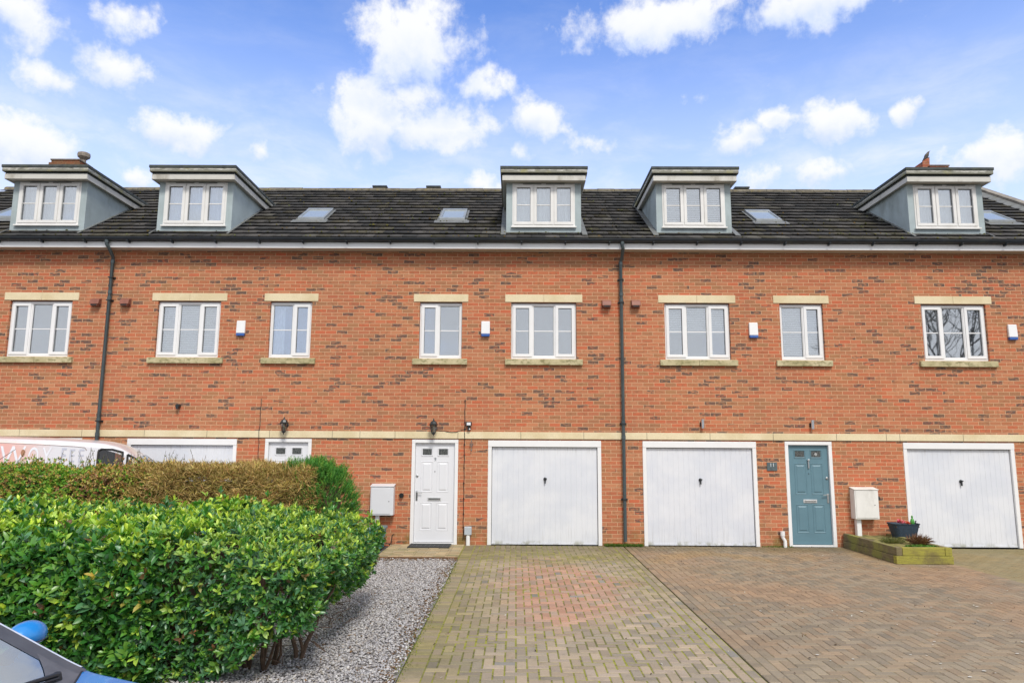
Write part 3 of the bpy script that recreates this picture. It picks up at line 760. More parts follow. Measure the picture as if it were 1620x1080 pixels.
def dormer(house, cx, missing=False, blinds=None, net=None):
    hw = .79; w = .6625; z0, z1 = 6.505, 7.455; yb = 2.6
    b = MB(); 
    # front wall with the window hole, cheeks
    body = wall_with_holes(cx-hw, cx+hw, 6.17, 7.60, [(cx-w, cx+w, z0, z1+.01)], .09, 0.0)
    body.quad((cx-hw, 0, 6.17), (cx-hw, yb, 6.17), (cx-hw, yb, 7.6), (cx-hw, 0, 7.6)); body.quad((cx+hw, 0, 6.17), (cx+hw, 0, 7.6), (cx+hw, yb, 7.6), (cx+hw, yb, 6.17))
    d = body.build('dormer', RENDER_, house)
    # flat roof: soffit board, low fascia, upper fascia, felt
    fw = .92
    s_ = MB().box(cx-fw+.07, cx+fw-.07, -.17, yb-.3, 7.470, 7.488)
    s_.build('soffit', SOFFIT, d)
    f1 = MB(); f1.box(cx-fw+.045, cx+fw-.045, -.195, -.17, 7.455, 7.568)
    f1.box(cx-fw+.045, cx-fw+.07, -.17, 2.15, 7.455, 7.568); f1.box(cx+fw-.07, cx+fw-.045, -.17, 2.15, 7.455, 7.568)
    f1.build('lower_fascia', FASCIA_LOW, d, bevel=.004)
    f2 = MB(); f2.box(cx-fw+.012, cx+fw-.012, -.24, -.20, 7.610, 7.688); f2.box(cx-fw+.012, cx-fw+.045, -.20, 2.3, 7.610, 7.688); f2.box(cx+fw-.045, cx+fw-.012, -.20, 2.3, 7.610, 7.688)
    f2.build('upper_fascia', FASCIA_DIRTY, d, bevel=.004)
    f3 = MB(); f3.box(cx-fw+.05, cx+fw-.05, -.178, 2.3, 7.569, 7.609)
    f3.box(cx-fw, cx+fw, -.255, 2.45, 7.690, 7.750)
    f3.build('dormer_roof', FELT, d, bevel=.006)
    window(house, cx-w, cx+w, z0, z1, D3, y=-.012, parent=d, old=True, blinds=blinds, net=net, room=True)
    sl = MB().box(cx-w-.025, cx+w+.025, -.055, -.0125, z0-.028, z0+.004); sl.build('sill', UPVC_OLD, d, bevel=.004)
    tv = MB().box(cx-w+.22, cx-.05, -.026, -.012, z1-.022, z1-.008).box(cx+.05, cx+w-.22, -.026, -.012, z1-.022, z1-.008); tv.build('trickle_vent', simple_cached('vent_grey', (.25, .25, .23)), d)
    # lead soakers where the cheeks meet the tiles, apron under the front
    l = MB()
    for sx in (-1, 1):
        xa = cx+sx*(hw+.004); xb = cx+sx*(hw+(.11 if -1 < cx < 5 else .04))
        p = []
        for yy in (-.22, 2.0): p.append(yy)
        l.hexa([(xa, p[0], roof_z(p[0])+.085), (xb, p[0], roof_z(p[0])+.085), (xb, p[1], roof_z(p[1])+.085), (xa, p[1], roof_z(p[1])+.085),
                (xa, p[0], roof_z(p[0])+.105), (xb, p[0], roof_z(p[0])+.097), (xb, p[1], roof_z(p[1])+.097), (xa, p[1], roof_z(p[1])+.105)])
    l.box(cx-hw-.10, cx+hw+.10, -.27, -.012, 6.205, 6.222)
    l.build('lead_flashing', LEAD, d)
    return d
def skylight(house, x0, x1):
    y0, y1 = .80, 1.57; Lz = lambda y, u: roof_z(y)+u
    s_ = MB()
    def slab(a, c, p, q, u0, u1): s_.hexa([(a, p, Lz(p, u0)), (c, p, Lz(p, u0)), (c, q, Lz(q, u0)), (a, q, Lz(q, u0)), (a, p, Lz(p, u1)), (c, p, Lz(p, u1)), (c, q, Lz(q, u1)), (a, q, Lz(q, u1))])
    slab(x0, x1, y0, y0+.06, .05, .145); slab(x0, x1, y1-.09, y1, .05, .155); slab(x0, x0+.05, y0+.06, y1-.09, .05, .145); slab(x1-.05, x1, y0+.06, y1-.09, .05, .145)
    o = s_.build('skylight', simple_cached('grey_aluminium', (.24, .26, .27), rough=.4), house, bevel=.006)
    s_ = MB(); slab(x0+.05, x1-.05, y0+.06, y1-.09, .09, .125); s_.build('pane', GLASS_SKY, o)
    s_ = MB(); slab(x0-.10, x1+.10, y0-.18, y0-.002, .088, .096); slab(x0-.05, x0-.002, y0, y1+.06, .084, .092); slab(x1+.002, x1+.05, y0, y1+.06, .084, .092)
    s_.build('lead_apron', LEAD, o); return o
def gsky():
    m, t, b = mat('skylight_glass'); b.inputs['Base Color'].default_value = (.34, .39, .42, 1); b.inputs['Roughness'].default_value = .12; b.inputs['Metallic'].default_value = .15; return m
GLASS_SKY = gsky()
GAP = .0
def house(label, x0, x1, win3, win2, gar, door, door_mat, dcx, sky, b3=None, n3=None, l2=None, b2=None, n2=None, bd=None, nd=None, hinge='R', pipe=None, flip2=False):
    h = thing('terraced_house', (round((x0+x1)/2, 3), 0, 0), label, 'house', 'brick terraced houses in one row')
    holes = []; zt, zb = 4.885, 3.705
    for w in (win3, win2):
        if w: holes.append((w[0], w[1], zb, zt))
    holes.append((gar[0], gar[1], -.1, 2.05))
    if door: holes.append((door[0], door[1], -.1, 2.06))
    wl_ = wall_with_holes(x0, x1, -.1, 6.02, holes, .11)
    MB().box(x0, x1, 7.5, 7.6, -.1, 6.1).build('rear_wall', BRICK, h)
    if label.startswith('right'):
        wl_.poly([(x1, 0, -.1), (x1, 7.6, -.1), (x1, 7.6, 6.1), (x1, RIDGE_Y, roof_z(RIDGE_Y)-.05), (x1, 0, 6.25)])
    if label.startswith('left'):
        wl_.poly([(x0, 0, -.1), (x0, 0, 6.25), (x0, RIDGE_Y, roof_z(RIDGE_Y)-.05), (x0, 7.6, 6.1), (x0, 7.6, -.1)])
    wl_.build('wall', BRICK, h, fixn=False)
    fl = MB().box(x0+.02, x1-.02, .115, 7.5, 3.10, 3.25).box(x0+.02, x1-.02, .115, 7.5, 5.96, 6.0); fl.build('floor_slab', ROOM, h)
    # string course, in lengths of stone
    sc = MB(); mj = MB(); k = math.floor((x0-.10)/1.27); x = .10+1.27*k
    while x < x1:
        a, c = max(x, x0)+.004, min(x+1.27, x1)-.004
        if c-a > .02: sc.box(a, c, -.022, .06, 2.078, 2.216)
        x += 1.27
    so = sc.build('string_course', STONE, h, bevel=.004)
    MB().box(x0, x1, -.016, .04, 2.072, 2.2165).build('mortar', simple_cached('grey_mortar', (.20, .18, .14), rough=.95), so)
    for w, l in ((win3, L3), (win2, l2)):
        if not w: continue
        a, c = w
        wo_ = window(h, a+.004, c-.004, zb+.002, 4.862, l, y=.052, blinds=b3 if w is win3 else b2, net=n3 if w is win3 else n2)
        li = MB(); xm = (a+c)/2
        if w is win3: li.box(a-.125, xm-.002, -.014, .11, 4.887, 5.048).box(xm+.002, c+.125, -.014, .11, 4.887, 5.048)
        else: li.box(a-.125, c+.125, -.014, .11, 4.887, 5.048)
        li.build('lintel', STONE, wo_, bevel=.004)
        si = MB()
        for (q, r) in (((a-.12, xm-.002), (xm+.002, c+.12)) if w is win3 else ((a-.12, c+.12),)):
            si.hexa([(q, -.062, 3.575), (r, -.062, 3.575), (r, .06, 3.575), (q, .06, 3.575), (q, -.062, 3.690), (r, -.062, 3.690), (r, .06, 3.712), (q, .06, 3.712)])
        si.build('sill', SILL, wo_, bevel=.006)
        MB().box(a+.01, c-.01, .05, .11, 4.863, 4.886).build('lintel_shadow', simple_cached('shadow_brown', (.16, .12, .09)), wo_)  # brown strip paints the shadow on the lintel's underside
    garage(h, *gar)
    D = None
    if door: D = front_door(h, door[0], door[1], door_mat, hinge=hinge)
    dormer(h, dcx, blinds=bd, net=nd)
    tiles(h, x0, x1)
    skylight(h, *sky)
    # eaves: soffit, fascia, gutter with brackets
    MB().box(x0, x1, -.25, -.001, 5.955, 5.968).build('soffit', SOFFIT, h)
    MB().box(x0, x1, -.272, -.251, 5.95, 6.075).build('fascia', UPVC, h)
    g = MB(); n = 8; prof = [(-.33+.058*math.cos(math.pi+math.pi*i/n), 6.135+.062*math.sin(math.pi+math.pi*i/n)) for i in range(n+1)]
    prof = [(p[0], p[1]) for p in prof]
    for i in range(n): g.quad((x0, *prof[i]), (x1, *prof[i]), (x1, *prof[i+1]), (x0, *prof[i+1]))
    g.box(x0, x1, -.394, -.387, 6.13, 6.142); g.quad((x0, -.39, 6.118), (x1, -.39, 6.118), (x1, -.272, 6.118), (x0, -.272, 6.118))
    go = g.build('gutter', GUTTER, h, fixn=False)
    br = MB(); x = math.ceil((x0-.1)/.9)*.9+.1
    while x < x1:
        br.box(x-.013, x+.013, -.345, -.2725, 6.035, 6.085); br.box(x-.012, x+.012, -.397, -.28, 6.062, 6.08); x += .9
    br.build('gutter_bracket', GUTTER, go)
    if pipe is not None:
        p = MB().tube([(pipe+.0, -.33, 6.075), (pipe, -.33, 6.00), (pipe+.02, -.30, 5.96), (pipe+.02, -.10, 5.80), (pipe, -.062, 5.74), (pipe, -.062, .09)], .0345, 14)
        p.tube([(pipe, -.33, 6.09), (pipe, -.33, 6.03)], .043, 14)
        for z in (5.70, 5.05, 4.92, 2.42, 2.12): p.tube([(pipe, -.062, z-.035), (pipe, -.062, z+.035)], .042, 14)
        po = p.build('downpipe', PIPE, h, smooth=True)
        bk = MB()
        for z in (5.36, 4.88, 2.39, .9): bk.box(pipe-.065, pipe+.065, -.022, .0, z-.018, z+.018).box(pipe-.045, pipe+.045, -.108, -.02, z-.012, z+.012)
        bk.build('pipe_bracket', DARK_METAL, po)
    return h, D
def garage_paint():
    m, t, b = mat('garage_paint'); p = pos(t); sp = sep(t, p)
    c = mixc(t, mapr(t, noise_(t, p, 1.4, 4, .6), .35, .65), (.63, .655, .715), (.70, .715, .755))
    st = noise_(t, comb(t, math_(t, 'MULTIPLY', sp[0], 34.0), math_(t, 'MULTIPLY', sp[2], 1.3), sp[1]), 1.0, 4, .65)
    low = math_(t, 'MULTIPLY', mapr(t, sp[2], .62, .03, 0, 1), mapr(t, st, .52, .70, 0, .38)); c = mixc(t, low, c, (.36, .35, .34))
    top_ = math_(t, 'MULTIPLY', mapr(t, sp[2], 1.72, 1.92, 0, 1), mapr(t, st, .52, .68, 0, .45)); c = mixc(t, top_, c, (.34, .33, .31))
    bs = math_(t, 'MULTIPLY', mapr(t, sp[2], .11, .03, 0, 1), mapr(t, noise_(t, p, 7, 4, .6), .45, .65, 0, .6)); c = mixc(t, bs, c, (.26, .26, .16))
    t.links.new(c, b.inputs['Base Color']); t.links.new(mapr(t, noise_(t, p, 3, 3, .5), .3, .7, .28, .45), b.inputs['Roughness'])
    bump(t, b, noise_(t, p, 2.2, 2, .5), .25, .03); return m
GARAGE_PAINT = garage_paint()
DOOR_W = simple('white_door_skin', (.71, .72, .755), .32, .01, 2)
DOOR_B = simple('blue_grey_door_skin', (.115, .215, .265), .42, .05, 3)
hA, _ = house('leftmost brick house, behind the white van, with a chimney and pot above its dormer', -13.75, -8.45, (-10.543, -9.245), (-12.75, -11.87), (-11.05, -8.783), (-12.72, -11.78), DOOR_W, -9.95, (-11.9, -11.3), l2=[(.43, True), (.57, False)], nd=[(.0, 1)])
hB, _ = house('brick house behind the clipped hedges, second from the left, door half hidden by the hedge', -8.45, -3.15, (-7.456, -6.144), (-5.115, -4.245), (-7.854, -5.634), (-5.062, -4.122), DOOR_W, -6.83, (-4.90, -4.31), b3=[1, 1, 1], l2=[(.57, False), (.43, True)], n2=[(0, .3)], hinge='L', pipe=-8.448, nd=[(0, 1)])
hC, DC = house('middle brick house with the white front door numbered 9 and a gravel bed in front', -3.15, 2.15, (-.108, 1.241), (-2.005, -1.125), (-.557, 1.717), (-2.093, -1.158), DOOR_W, .566, (-1.73, -1.16), l2=[(.43, True), (.57, False)], nd=[(0, 1)])
hD, DD = house('brick house with the blue-grey front door and house number plaque, second from the right', 2.15, 7.45, (3.063, 4.409), (5.442, 6.337), (2.55, 4.828), (5.406, 6.348), DOOR_B, 3.736, (5.33, 5.90), b3=[.5, .5, .5], l2=[(.57, False), (.43, True)], b2=[1, 1], hinge='L', pipe=2.165, bd=[1, 1, 1])
hE, _ = house('rightmost brick house with a bird on its chimney, garage door behind the raised planter', 7.45, 12.3, (8.359, 9.692), (10.75, 11.62), (7.777, 9.995), (10.7, 11.64), DOOR_W, 9.05, (10.48, 11.08), l2=[(.57, False), (.43, True)], nd=[(0, 1)])
# verge coping and lead at the right end of the roof
vz = lambda y: roof_z(y)
v = MB().hexa([(12.2, -.3, vz(-.3)+.12), (12.42, -.3, vz(-.3)+.12), (12.42, RIDGE_Y, vz(RIDGE_Y)+.12), (12.2, RIDGE_Y, vz(RIDGE_Y)+.12), (12.2, -.3, vz(-.3)+.20), (12.42, -.3, vz(-.3)+.20), (12.42, RIDGE_Y, vz(RIDGE_Y)+.20), (12.2, RIDGE_Y, vz(RIDGE_Y)+.20)])
vo = v.build('verge_coping', simple('verge_stone', (.22, .20, .17), .95, .3, 6), hE)
MB().hexa([(12.02, -.3, vz(-.3)+.062), (12.20, -.3, vz(-.3)+.062), (12.20, RIDGE_Y, vz(RIDGE_Y)+.062), (12.02, RIDGE_Y, vz(RIDGE_Y)+.062), (12.02, -.3, vz(-.3)+.07), (12.20, -.3, vz(-.3)+.14), (12.20, RIDGE_Y, vz(RIDGE_Y)+.14), (12.02, RIDGE_Y, vz(RIDGE_Y)+.07)]).build('lead_flashing', LEAD, hE)
# door number 9, blue door knocker
dr, X_, Z_, yy = DC
add_text('9', .095, (X_(.5)+.004, yy-.006, Z_(.165)), STEEL, dr, 'door_number', .003)
dr, X_, Z_, yy = DD
MB().box(X_(.5)-.014, X_(.5)+.014, yy-.03, yy-.0005, Z_(.235), Z_(.155)).box(X_(.5)-.02, X_(.5)+.02, yy-.04, yy-.0005, Z_(.160), Z_(.143)).build('knocker', STEEL, dr, bevel=.005)
MB().lathe((X_(.7), yy-.006, Z_(.092)), [(.028, 0), (.03, .003), (.026, .006)], 14, axis='Y').build('door_ornament', simple_cached('pale_ornament', (.35, .36, .36)), dr)
# chimneys, bird
def chimney(h, x0, x1, y0, y1, z0, z1, pot=None, bm_=None):
    b = MB().box(x0+.05, x1-.05, y0+.05, y1-.05, z0, z1-.32)
    b.box(x0+.025, x1-.025, y0+.025, y1-.025, z1-.32, z1-.245).box(x0, x1, y0, y1, z1-.245, z1-.10).box(x0+.04, x1-.04, y0+.04, y1-.04, z1-.10, z1-.03)
    c = b.build('chimney', bm_ or BRICK_CH, h, bevel=.006)
    MB().box(x0+.02, x1-.02, y0+.02, y1-.02, z1-.03, z1+.01).build('chimney_capping', simple_cached('flaunching', (.20, .17, .14), rough=.95, var=.3), c, bevel=.01)
    if pot:
        MB().lathe((pot[0], (y0+y1)/2, z1), [(.07, 0), (.065, .10), (.10, .13), (.15, .17), (.16, .23), (.15, .28), (.11, .30), (.05, .31)], 18).build('chimney_pot', simple_cached('weathered_pot', (.26, .22, .18), rough=.9, var=.3, scale=14), c, smooth=True)
    return c
BRICK_CH = brick_mat('chimney_brick', (.78, .72, .8))
chimney(hA, -12.50, -11.66, 3.5, 4.15, 8.2, 9.45, pot=(-11.78,), bm_=brick_mat('old_chimney_brick', (.42, .46, .46)))
cE = chimney(hE, 10.90, 11.49, 3.5, 4.1, 8.2, 9.36)
MB().hexa([(10.74, 3.5, 9.2), (10.93, 3.5, 9.34), (10.93, 4.0, 9.34), (10.74, 4.0, 9.2), (10.74, 3.5, 9.44), (10.94, 3.5, 9.58), (10.94, 4.0, 9.58), (10.74, 4.0, 9.44)]).box(10.78, 10.90, 3.52, 4.0, 8.6, 9.26).build('chimney_shoulder', BRICK_CH, cE, bevel=.006)
def bird():
    t = thing('bird', (10.9, 3.6, 9.50), 'small dark bird perched on the brick chimney, beak pointing up', 'bird')
    o = Vector((10.9, 3.6, 9.50))
    pts = [(-.02, 0, .05), (0, 0, .10), (.03, 0, .155), (.055, 0, .20), (.075, 0, .235), (.10, 0, .262)]
    rs = [.018, .048, .052, .036, .027, .012]
    b = MB().tube([o+Vector(p) for p in [(-.10, 0, -.02), (-.06, 0, .02)]+pts], [.010, .022]+rs, 12); b.build('body', simple('dark_plumage', (.10, .085, .075), .8, .4, 40), t, smooth=True)
    MB().tube([o+Vector((.095, 0, .258)), o+Vector((.14, 0, .29))], [.010, .002], 8).build('beak', simple('beak_horn', (.08, .06, .03), .5), t)
    b = MB()
    for sy in (-1, 1): b.tube([o+Vector((.0, sy*.015, .07)), o+Vector((.005, sy*.018, .0))], .004, 6)
    b.build('legs', simple('bird_leg', (.14, .08, .05), .7), t)
    b = MB()
    for sy in (-1, 1): b.hexa([o+Vector(p) for p in [(-.09, sy*.03, .0), (-.03, sy*.05, .04), (.04, sy*.05, .15), (.01, sy*.045, .13), (-.09, sy*.035, .01), (-.04, sy*.056, .06), (.03, sy*.058, .17), (.0, sy*.05, .15)]])
    b.build('wings', simple('wing_feather', (.06, .055, .055), .8, .4, 50), t)
bird()
# ridge ventilators just behind the ridge
for i, (h, xc) in enumerate(((hB, -3.73), (hC, -2.27), (hD, 6.10))):
    b = MB().box(xc-.16, xc+.16, 4.0, 4.3, 8.45, 8.86).box(xc-.20, xc+.20, 3.95, 4.35, 8.86, 8.91); b.build('roof_vent', FELT, h, bevel=.01)
# terracotta louvre vents and small flue holes fixed in the wall
def louvre(h, x, z, side):
    w = .092; b = MB().box(x-w, x+w, -.02, -.001, z-.088, z+.088)
    b.hexa([(x-w, -.13, z-.05), (x+w, -.13, z-.05), (x+w, -.02, z-.05), (x-w, -.02, z-.05), (x-w, -.10, z+.05), (x+w, -.10, z+.05), (x+w, -.02, z+.085), (x-w, -.02, z+.085)])
    b.box(x-.07, x+.07, -.12, -.03, z-.085, z-.051)
    o = b.build('wall_vent', TERRA, h, bevel=.006)
    MB().box(x-.062, x+.062, -.122, -.12, z-.08, z-.055).build('vent_opening', BLACK_GAP, o)
louvre(hA, -8.73, 4.84, 1); louvre(hB, -8.11, 4.843, -1); louvre(hC, 1.86, 4.853, 1); louvre(hD, 2.463, 4.856, -1)
def flue(h, x, z, r=.045, ln=.06):
    o = MB().lathe((x, .0, z), [(r, 0), (r, ln), (r*.75, ln)], 18, axis='Y').build('flue', DARK_METAL, h)
    return o
flue(hC, -2.274, .952); flue(hD, 7.177, .951); flue(hB, -6.86, 2.705, .04, .09)
MB().box(-6.885, -6.835, -.10, -.02, 2.64, 2.70).build('flue', DARK_METAL, hB)
# pale patch of replaced bricks
# cables clipped to the wall
def cable(h, pts, r=.007):
    MB().tube(pts, r, 6).build('cable', DARK_METAL, h)
def cable_wig(x, z0, z1):
    pts = []; n = int((z1-z0)/.12)
    for i in range(n+1): pts.append((x+.006*math.sin(i*2.1), -.03 if 2.05 < z1-(z1-z0)*i/n < 2.24 else -.009, z1-(z1-z0)*i/n))
    return pts
cable(hC, cable_wig(-1.035, .10, 2.86)); cable(hB, cable_wig(-5.19, 1.3, 2.86), .006)
b = MB()
for z in (2.84, 2.4, 1.96, 1.75, 1.5, 1.2, .9, .6, .35): b.box(-1.05, -1.02, -.022, -.001, z-.006, z+.006)
b.build('cable_clip', DARK_METAL, hC)
cable(hC, [(-1.62, -.02, 2.25), (-1.5, -.012, 2.235), (-1.42, -.03, 2.222), (-1.3, -.03, 2.205), (-1.2, -.03, 2.21), (-1.1, -.014, 2.25), (-1.0, -.014, 2.27)], .005)

# ------------------------------------------------------------------ things fixed to or standing by the wall
# alarm boxes
def alarm():
    t = thing('alarm_box', (-.634, 0, 4.318), 'white alarm box with blue base between the two upper windows above the number 9 door', 'alarm box', 'white alarm boxes on the brick wall')
    x, z = -.634, 4.318
    MB().hexa([(x-.09, -.06, z-.105), (x+.09, -.06, z-.105), (x+.09, 0, z-.105), (x-.09, 0, z-.105), (x-.088, -.045, z+.158), (x+.088, -.045, z+.158), (x+.088, 0, z+.158), (x-.088, 0, z+.158)]).build('cover', UPVC, t, bevel=.01)
    MB().hexa([(x-.082, -.06, z-.160), (x+.082, -.06, z-.160), (x+.082, 0, z-.160), (x-.082, 0, z-.160), (x-.088, -.063, z-.107), (x+.088, -.063, z-.107), (x+.088, 0, z-.107), (x-.088, 0, z-.107)]).build('base', BLUE, t, bevel=.008)
    return t
al = alarm()
copy_thing(al, (-5.687, 0, 4.308), 'white alarm box with blue base above the half hidden white door, behind the hedges')
copy_thing(al, (4.875, 0, 4.313), 'white alarm box with blue base on the brick between the windows with blinds')
copy_thing(al, (10.177, 0, 4.298), 'white alarm box at the right edge, beside the window reflecting branches')
# lantern lamps
GL_LAMP = glass_mat('lantern_glass', (.8, .82, .78), .15)
def lantern():
    x, z = -4.647, 2.31
    t = thing('wall_lantern', (x, 0, z), 'black lantern wall lamp above the white door half hidden by the hedge', 'wall lamp', 'black lantern lamps over the white doors')
    y = -.17
    MB().lathe((x, -.001, z+.02), [(.045, 0), (.045, .012), (.03, .022)], 16, axis='Y').tube([(x, -.01, z+.02), (x, -.06, z+.0), (x, -.11, z+.06), (x, -.15, z+.12), (x, y, z+.135)], .009, 8).build('bracket', DARK_METAL, t)
    MB().lathe((x, y, z), [(.088, .045), (.092, .058), (.075, .075), (.055, .115), (.02, .135), (.012, .15), (.018, .160), (.004, .178)], 8).build('lamp_cap', DARK_METAL, t)
    MB().lathe((x, y, z), [(.038, -.105), (.066, .042)], 8).build('lamp_glass', GL_LAMP, t)
    b = MB()
    for k in range(8):
        a = 2*math.pi*k/8; b.tube([(x+.040*math.cos(a), y+.040*math.sin(a), z-.105), (x+.069*math.cos(a), y+.069*math.sin(a), z+.045)], .005, 5)
    b.lathe((x, y, z), [(.03, -.135), (.046, -.112), (.044, -.098)], 8).lathe((x, y, z), [(.003, -.172), (.012, -.158), (.008, -.145), (.02, -.135)], 8)
    b.build('lamp_cage', DARK_METAL, t)
    MB().lathe((x, y, z), [(.015, -.09), (.02, -.02), (.016, .02)], 10).build('bulb', simple('bulb_glass', (.75, .72, .62), .3), t)
    return t
la = lantern()
copy_thing(la, (-1.648, 0, 2.295), 'black lantern wall lamp above the white front door numbered 9')
# up-down steel lights
def cyl_light():
    x, z = 3.748, 2.40
    t = thing('wall_light', (x, 0, z), 'small steel cylinder wall light above the garage beside the blue door house number', 'wall light', 'steel cylinder lights on the house with the blue door')
    MB().box(x-.03, x+.005, -.03, -.0, z-.05, z+.03).build('wall_plate', DARK_METAL, t, bevel=.004)
    MB().lathe((x+.012, -.065, z), [(.030, -.09), (.030, .09)], 16).build('tube', STEEL, t, smooth=False)
    return t
cl_ = cyl_light(); cl_['label'] = 'small steel cylinder wall light centred above the garage right of the slate grey downpipe'
copy_thing(cl_, (5.955, 0, 2.395), 'small steel cylinder wall light directly above the blue-grey front door')
# floodlight
t = thing('floodlight', (-.949, 0, 2.33), 'small black floodlight with sensor on the brick to the right of the lantern', 'floodlight')
MB().box(-1.012, -.890, -.075, -.035, 2.33, 2.415).build('head', DARK_METAL, t, bevel=.006)
MB().box(-.990, -.912, -.0785, -.075, 2.345, 2.40).build('lens', simple('flood_lens', (.75, .76, .78), .2), t)
MB().box(-.975, -.925, -.035, 0, 2.30, 2.38).lathe((-.945, -.03, 2.27), [(.035, 0), (.035, .04)], 12, axis='Y').build('bracket', DARK_METAL, t)
MB().lathe((-.930, -.072, 2.268), [(.016, 0), (.012, .01)], 12, axis='Y').build('sensor', UPVC, t)
# hanging ornament
t = thing('wind_chime', (-.892, -.05, 2.04), 'dark metal ornament hanging on the brick between white door and garage', 'ornament')
b = MB().tube([(-.892, -.001, 2.05), (-.892, -.05, 2.05), (-.892, -.05, 2.02)], .005, 6)
for dx in (-.026, 0, .026): b.tube([(-.892, -.05, 2.025), (-.892+dx, -.05, 1.985)], .003, 5).tube([(-.892+dx, -.05, 1.985), (-.892+dx, -.05, 1.90+abs(dx))], .008, 8)
b.tube([(-.892, -.05, 1.90), (-.892, -.05, 1.85)], .003, 5).lathe((-.892, -.05, 1.845), [(.004, -.02), (.02, 0), (.004, .02)], 8)
b.build('tubes', simple('tarnished_metal', (.22, .22, .21), .4, .4, 40, .7), t)
# meter boxes
def meter(x0, x1, z0, z1, name_label, pole, seed, worn):
    t = thing('meter_box', ((x0+x1)/2, 0, z0), name_label, 'meter box', 'white meter boxes on the front wall')
    m = simple('meter_box_worn', (.72, .71, .68), .6, .05, 4, dirt=(.42, .40, .36), dirt_amt=.6) if worn else WHITE_PAINT
    MB().box(x0, x1, -.20, 0, z0, z1-.02).build('case', m, t, bevel=.012)
    MB().box(x0+.025, x1-.06 if not worn else x1-.03, -.208, -.2005, z0+.03, z1-.05).build('door', m, t, bevel=.004)
    MB().hexa([(x0-.008, -.215, z1-.03), (x1+.008, -.215, z1-.03), (x1+.008, 0, z1-.0), (x0-.008, 0, z1-.0), (x0-.008, -.215, z1-.018), (x1+.008, -.215, z1-.018), (x1+.008, 0, z1+.018), (x0-.008, 0, z1+.018)]).build('lid', m, t, bevel=.004)
    MB().lathe((x1-.085, -.209, (z0+z1)/2-.02), [(.009, 0), (.009, .004)], 10, axis='Y').build('lock', DARK_METAL, t)
    MB().box(pole[0], pole[1], -.13, -.02, pole[2], z0).build('cable_duct', UPVC, t, bevel=.01)
meter(-2.86, -2.405, .575, 1.16, 'clean white meter box on the wall left of the number 9 door', (-2.765, -2.69, .0), 1, False)
meter(6.65, 7.12, .555, 1.15, 'peeling white meter box standing over the mossy wooden planter', (6.70, 6.79, .0), 2, True)
# junction box with pipe left of garage
t = thing('junction_box', (-.932, 0, .28), 'grey junction box on a short white pipe between white door and garage', 'junction box')
MB().box(-1.007, -.865, -.10, 0, .20, .358).build('box', GREY_PLASTIC, t, bevel=.01)
MB().tube([(-.935, -.05, .20), (-.935, -.05, -.01)], .04, 14).build('pipe', UPVC, t)
t = thing('waste_pipe', (5.29, 0, .1), 'short white plastic pipe at the wall foot left of the blue-grey door', 'pipe')
MB().tube([(5.262, -.05, .30), (5.262, -.05, .19), (5.30, -.06, .12), (5.30, -.06, -.01)], [.038, .034, .034, .036], 14).tube([(5.262, -.05, .305), (5.262, -.05, .215)], .046, 14).build('pipe', UPVC, t, smooth=True)
# slate number plaque
t = thing('number_plaque', (5.13, 0, 1.556), 'small slate plaque with number 11 on the brick left of the blue-grey door', 'house sign')
MB().box(5.03, 5.232, -.018, -.001, 1.475, 1.64).build('slate', simple('slate', (.085, .115, .125), .6, .2, 20), t, bevel=.004)
add_text('11', .10, (5.131, -.019, 1.585), simple('pale_lettering', (.62, .66, .68), .5), t, 'lettering', .002)
# doormat
t = thing('doormat', (-1.66, -.27, .02), 'dark grey doormat on the path in front of the number 9 door', 'doormat')
b = MB().box(-2.05, -1.27, -.53, -.04, .014, .026); b.build('mat', simple('mat_pile', (.035, .038, .04), .95, .4, 60, bmp=1, bscale=200), t, bevel=.006)
b = MB().box(-2.06, -1.26, -.54, -.53, .013, .028).box(-2.06, -1.26, -.04, -.03, .013, .028).box(-2.06, -2.05, -.53, -.04, .013, .028).box(-1.27, -1.26, -.53, -.04, .013, .028)
for k in range(9): b.box(-2.0+k*.085, -1.985+k*.085, -.50, -.07, .0262, .0285)
b.build('mat_border', BLACK_GAP, t)
# recycling box and boot scraper behind the hedge end
t = thing('recycling_box', (-2.62, -.42, 0), 'teal plastic recycling box with grey lid half hidden behind the hedge', 'recycling box')
def taper(x0, x1, y0, y1, z0, z1, k): 
    return [(x0+k, y0+k, z0), (x1-k, y0+k, z0), (x1-k, y1-k, z0), (x0+k, y1-k, z0), (x0, y0, z1), (x1, y0, z1), (x1, y1, z1), (x0, y1, z1)]
MB().hexa(taper(-3.02, -2.50, -.72, -.30, 0, .36, .035)).build('bin_body', simple('teal_plastic', (.05, .26, .27), .45, .1), t, bevel=.015)
MB().box(-3.04, -2.48, -.74, -.28, .345, .40).build('lid', simple('lid_grey', (.13, .19, .21), .5, .1), t, bevel=.02)
t = thing('boot_scraper', (-2.45, -.12, 0), 'thin black metal rail standing by the wall beside the recycling box', 'rail')
MB().tube([(-2.55, -.12, .03), (-2.44, -.12, .03), (-2.42, -.12, .19), (-2.38, -.12, .21)], .011, 8).tube([(-2.47, -.12, .03), (-2.47, -.12, 0)], .011, 8).build('rail', DARK_METAL, t)
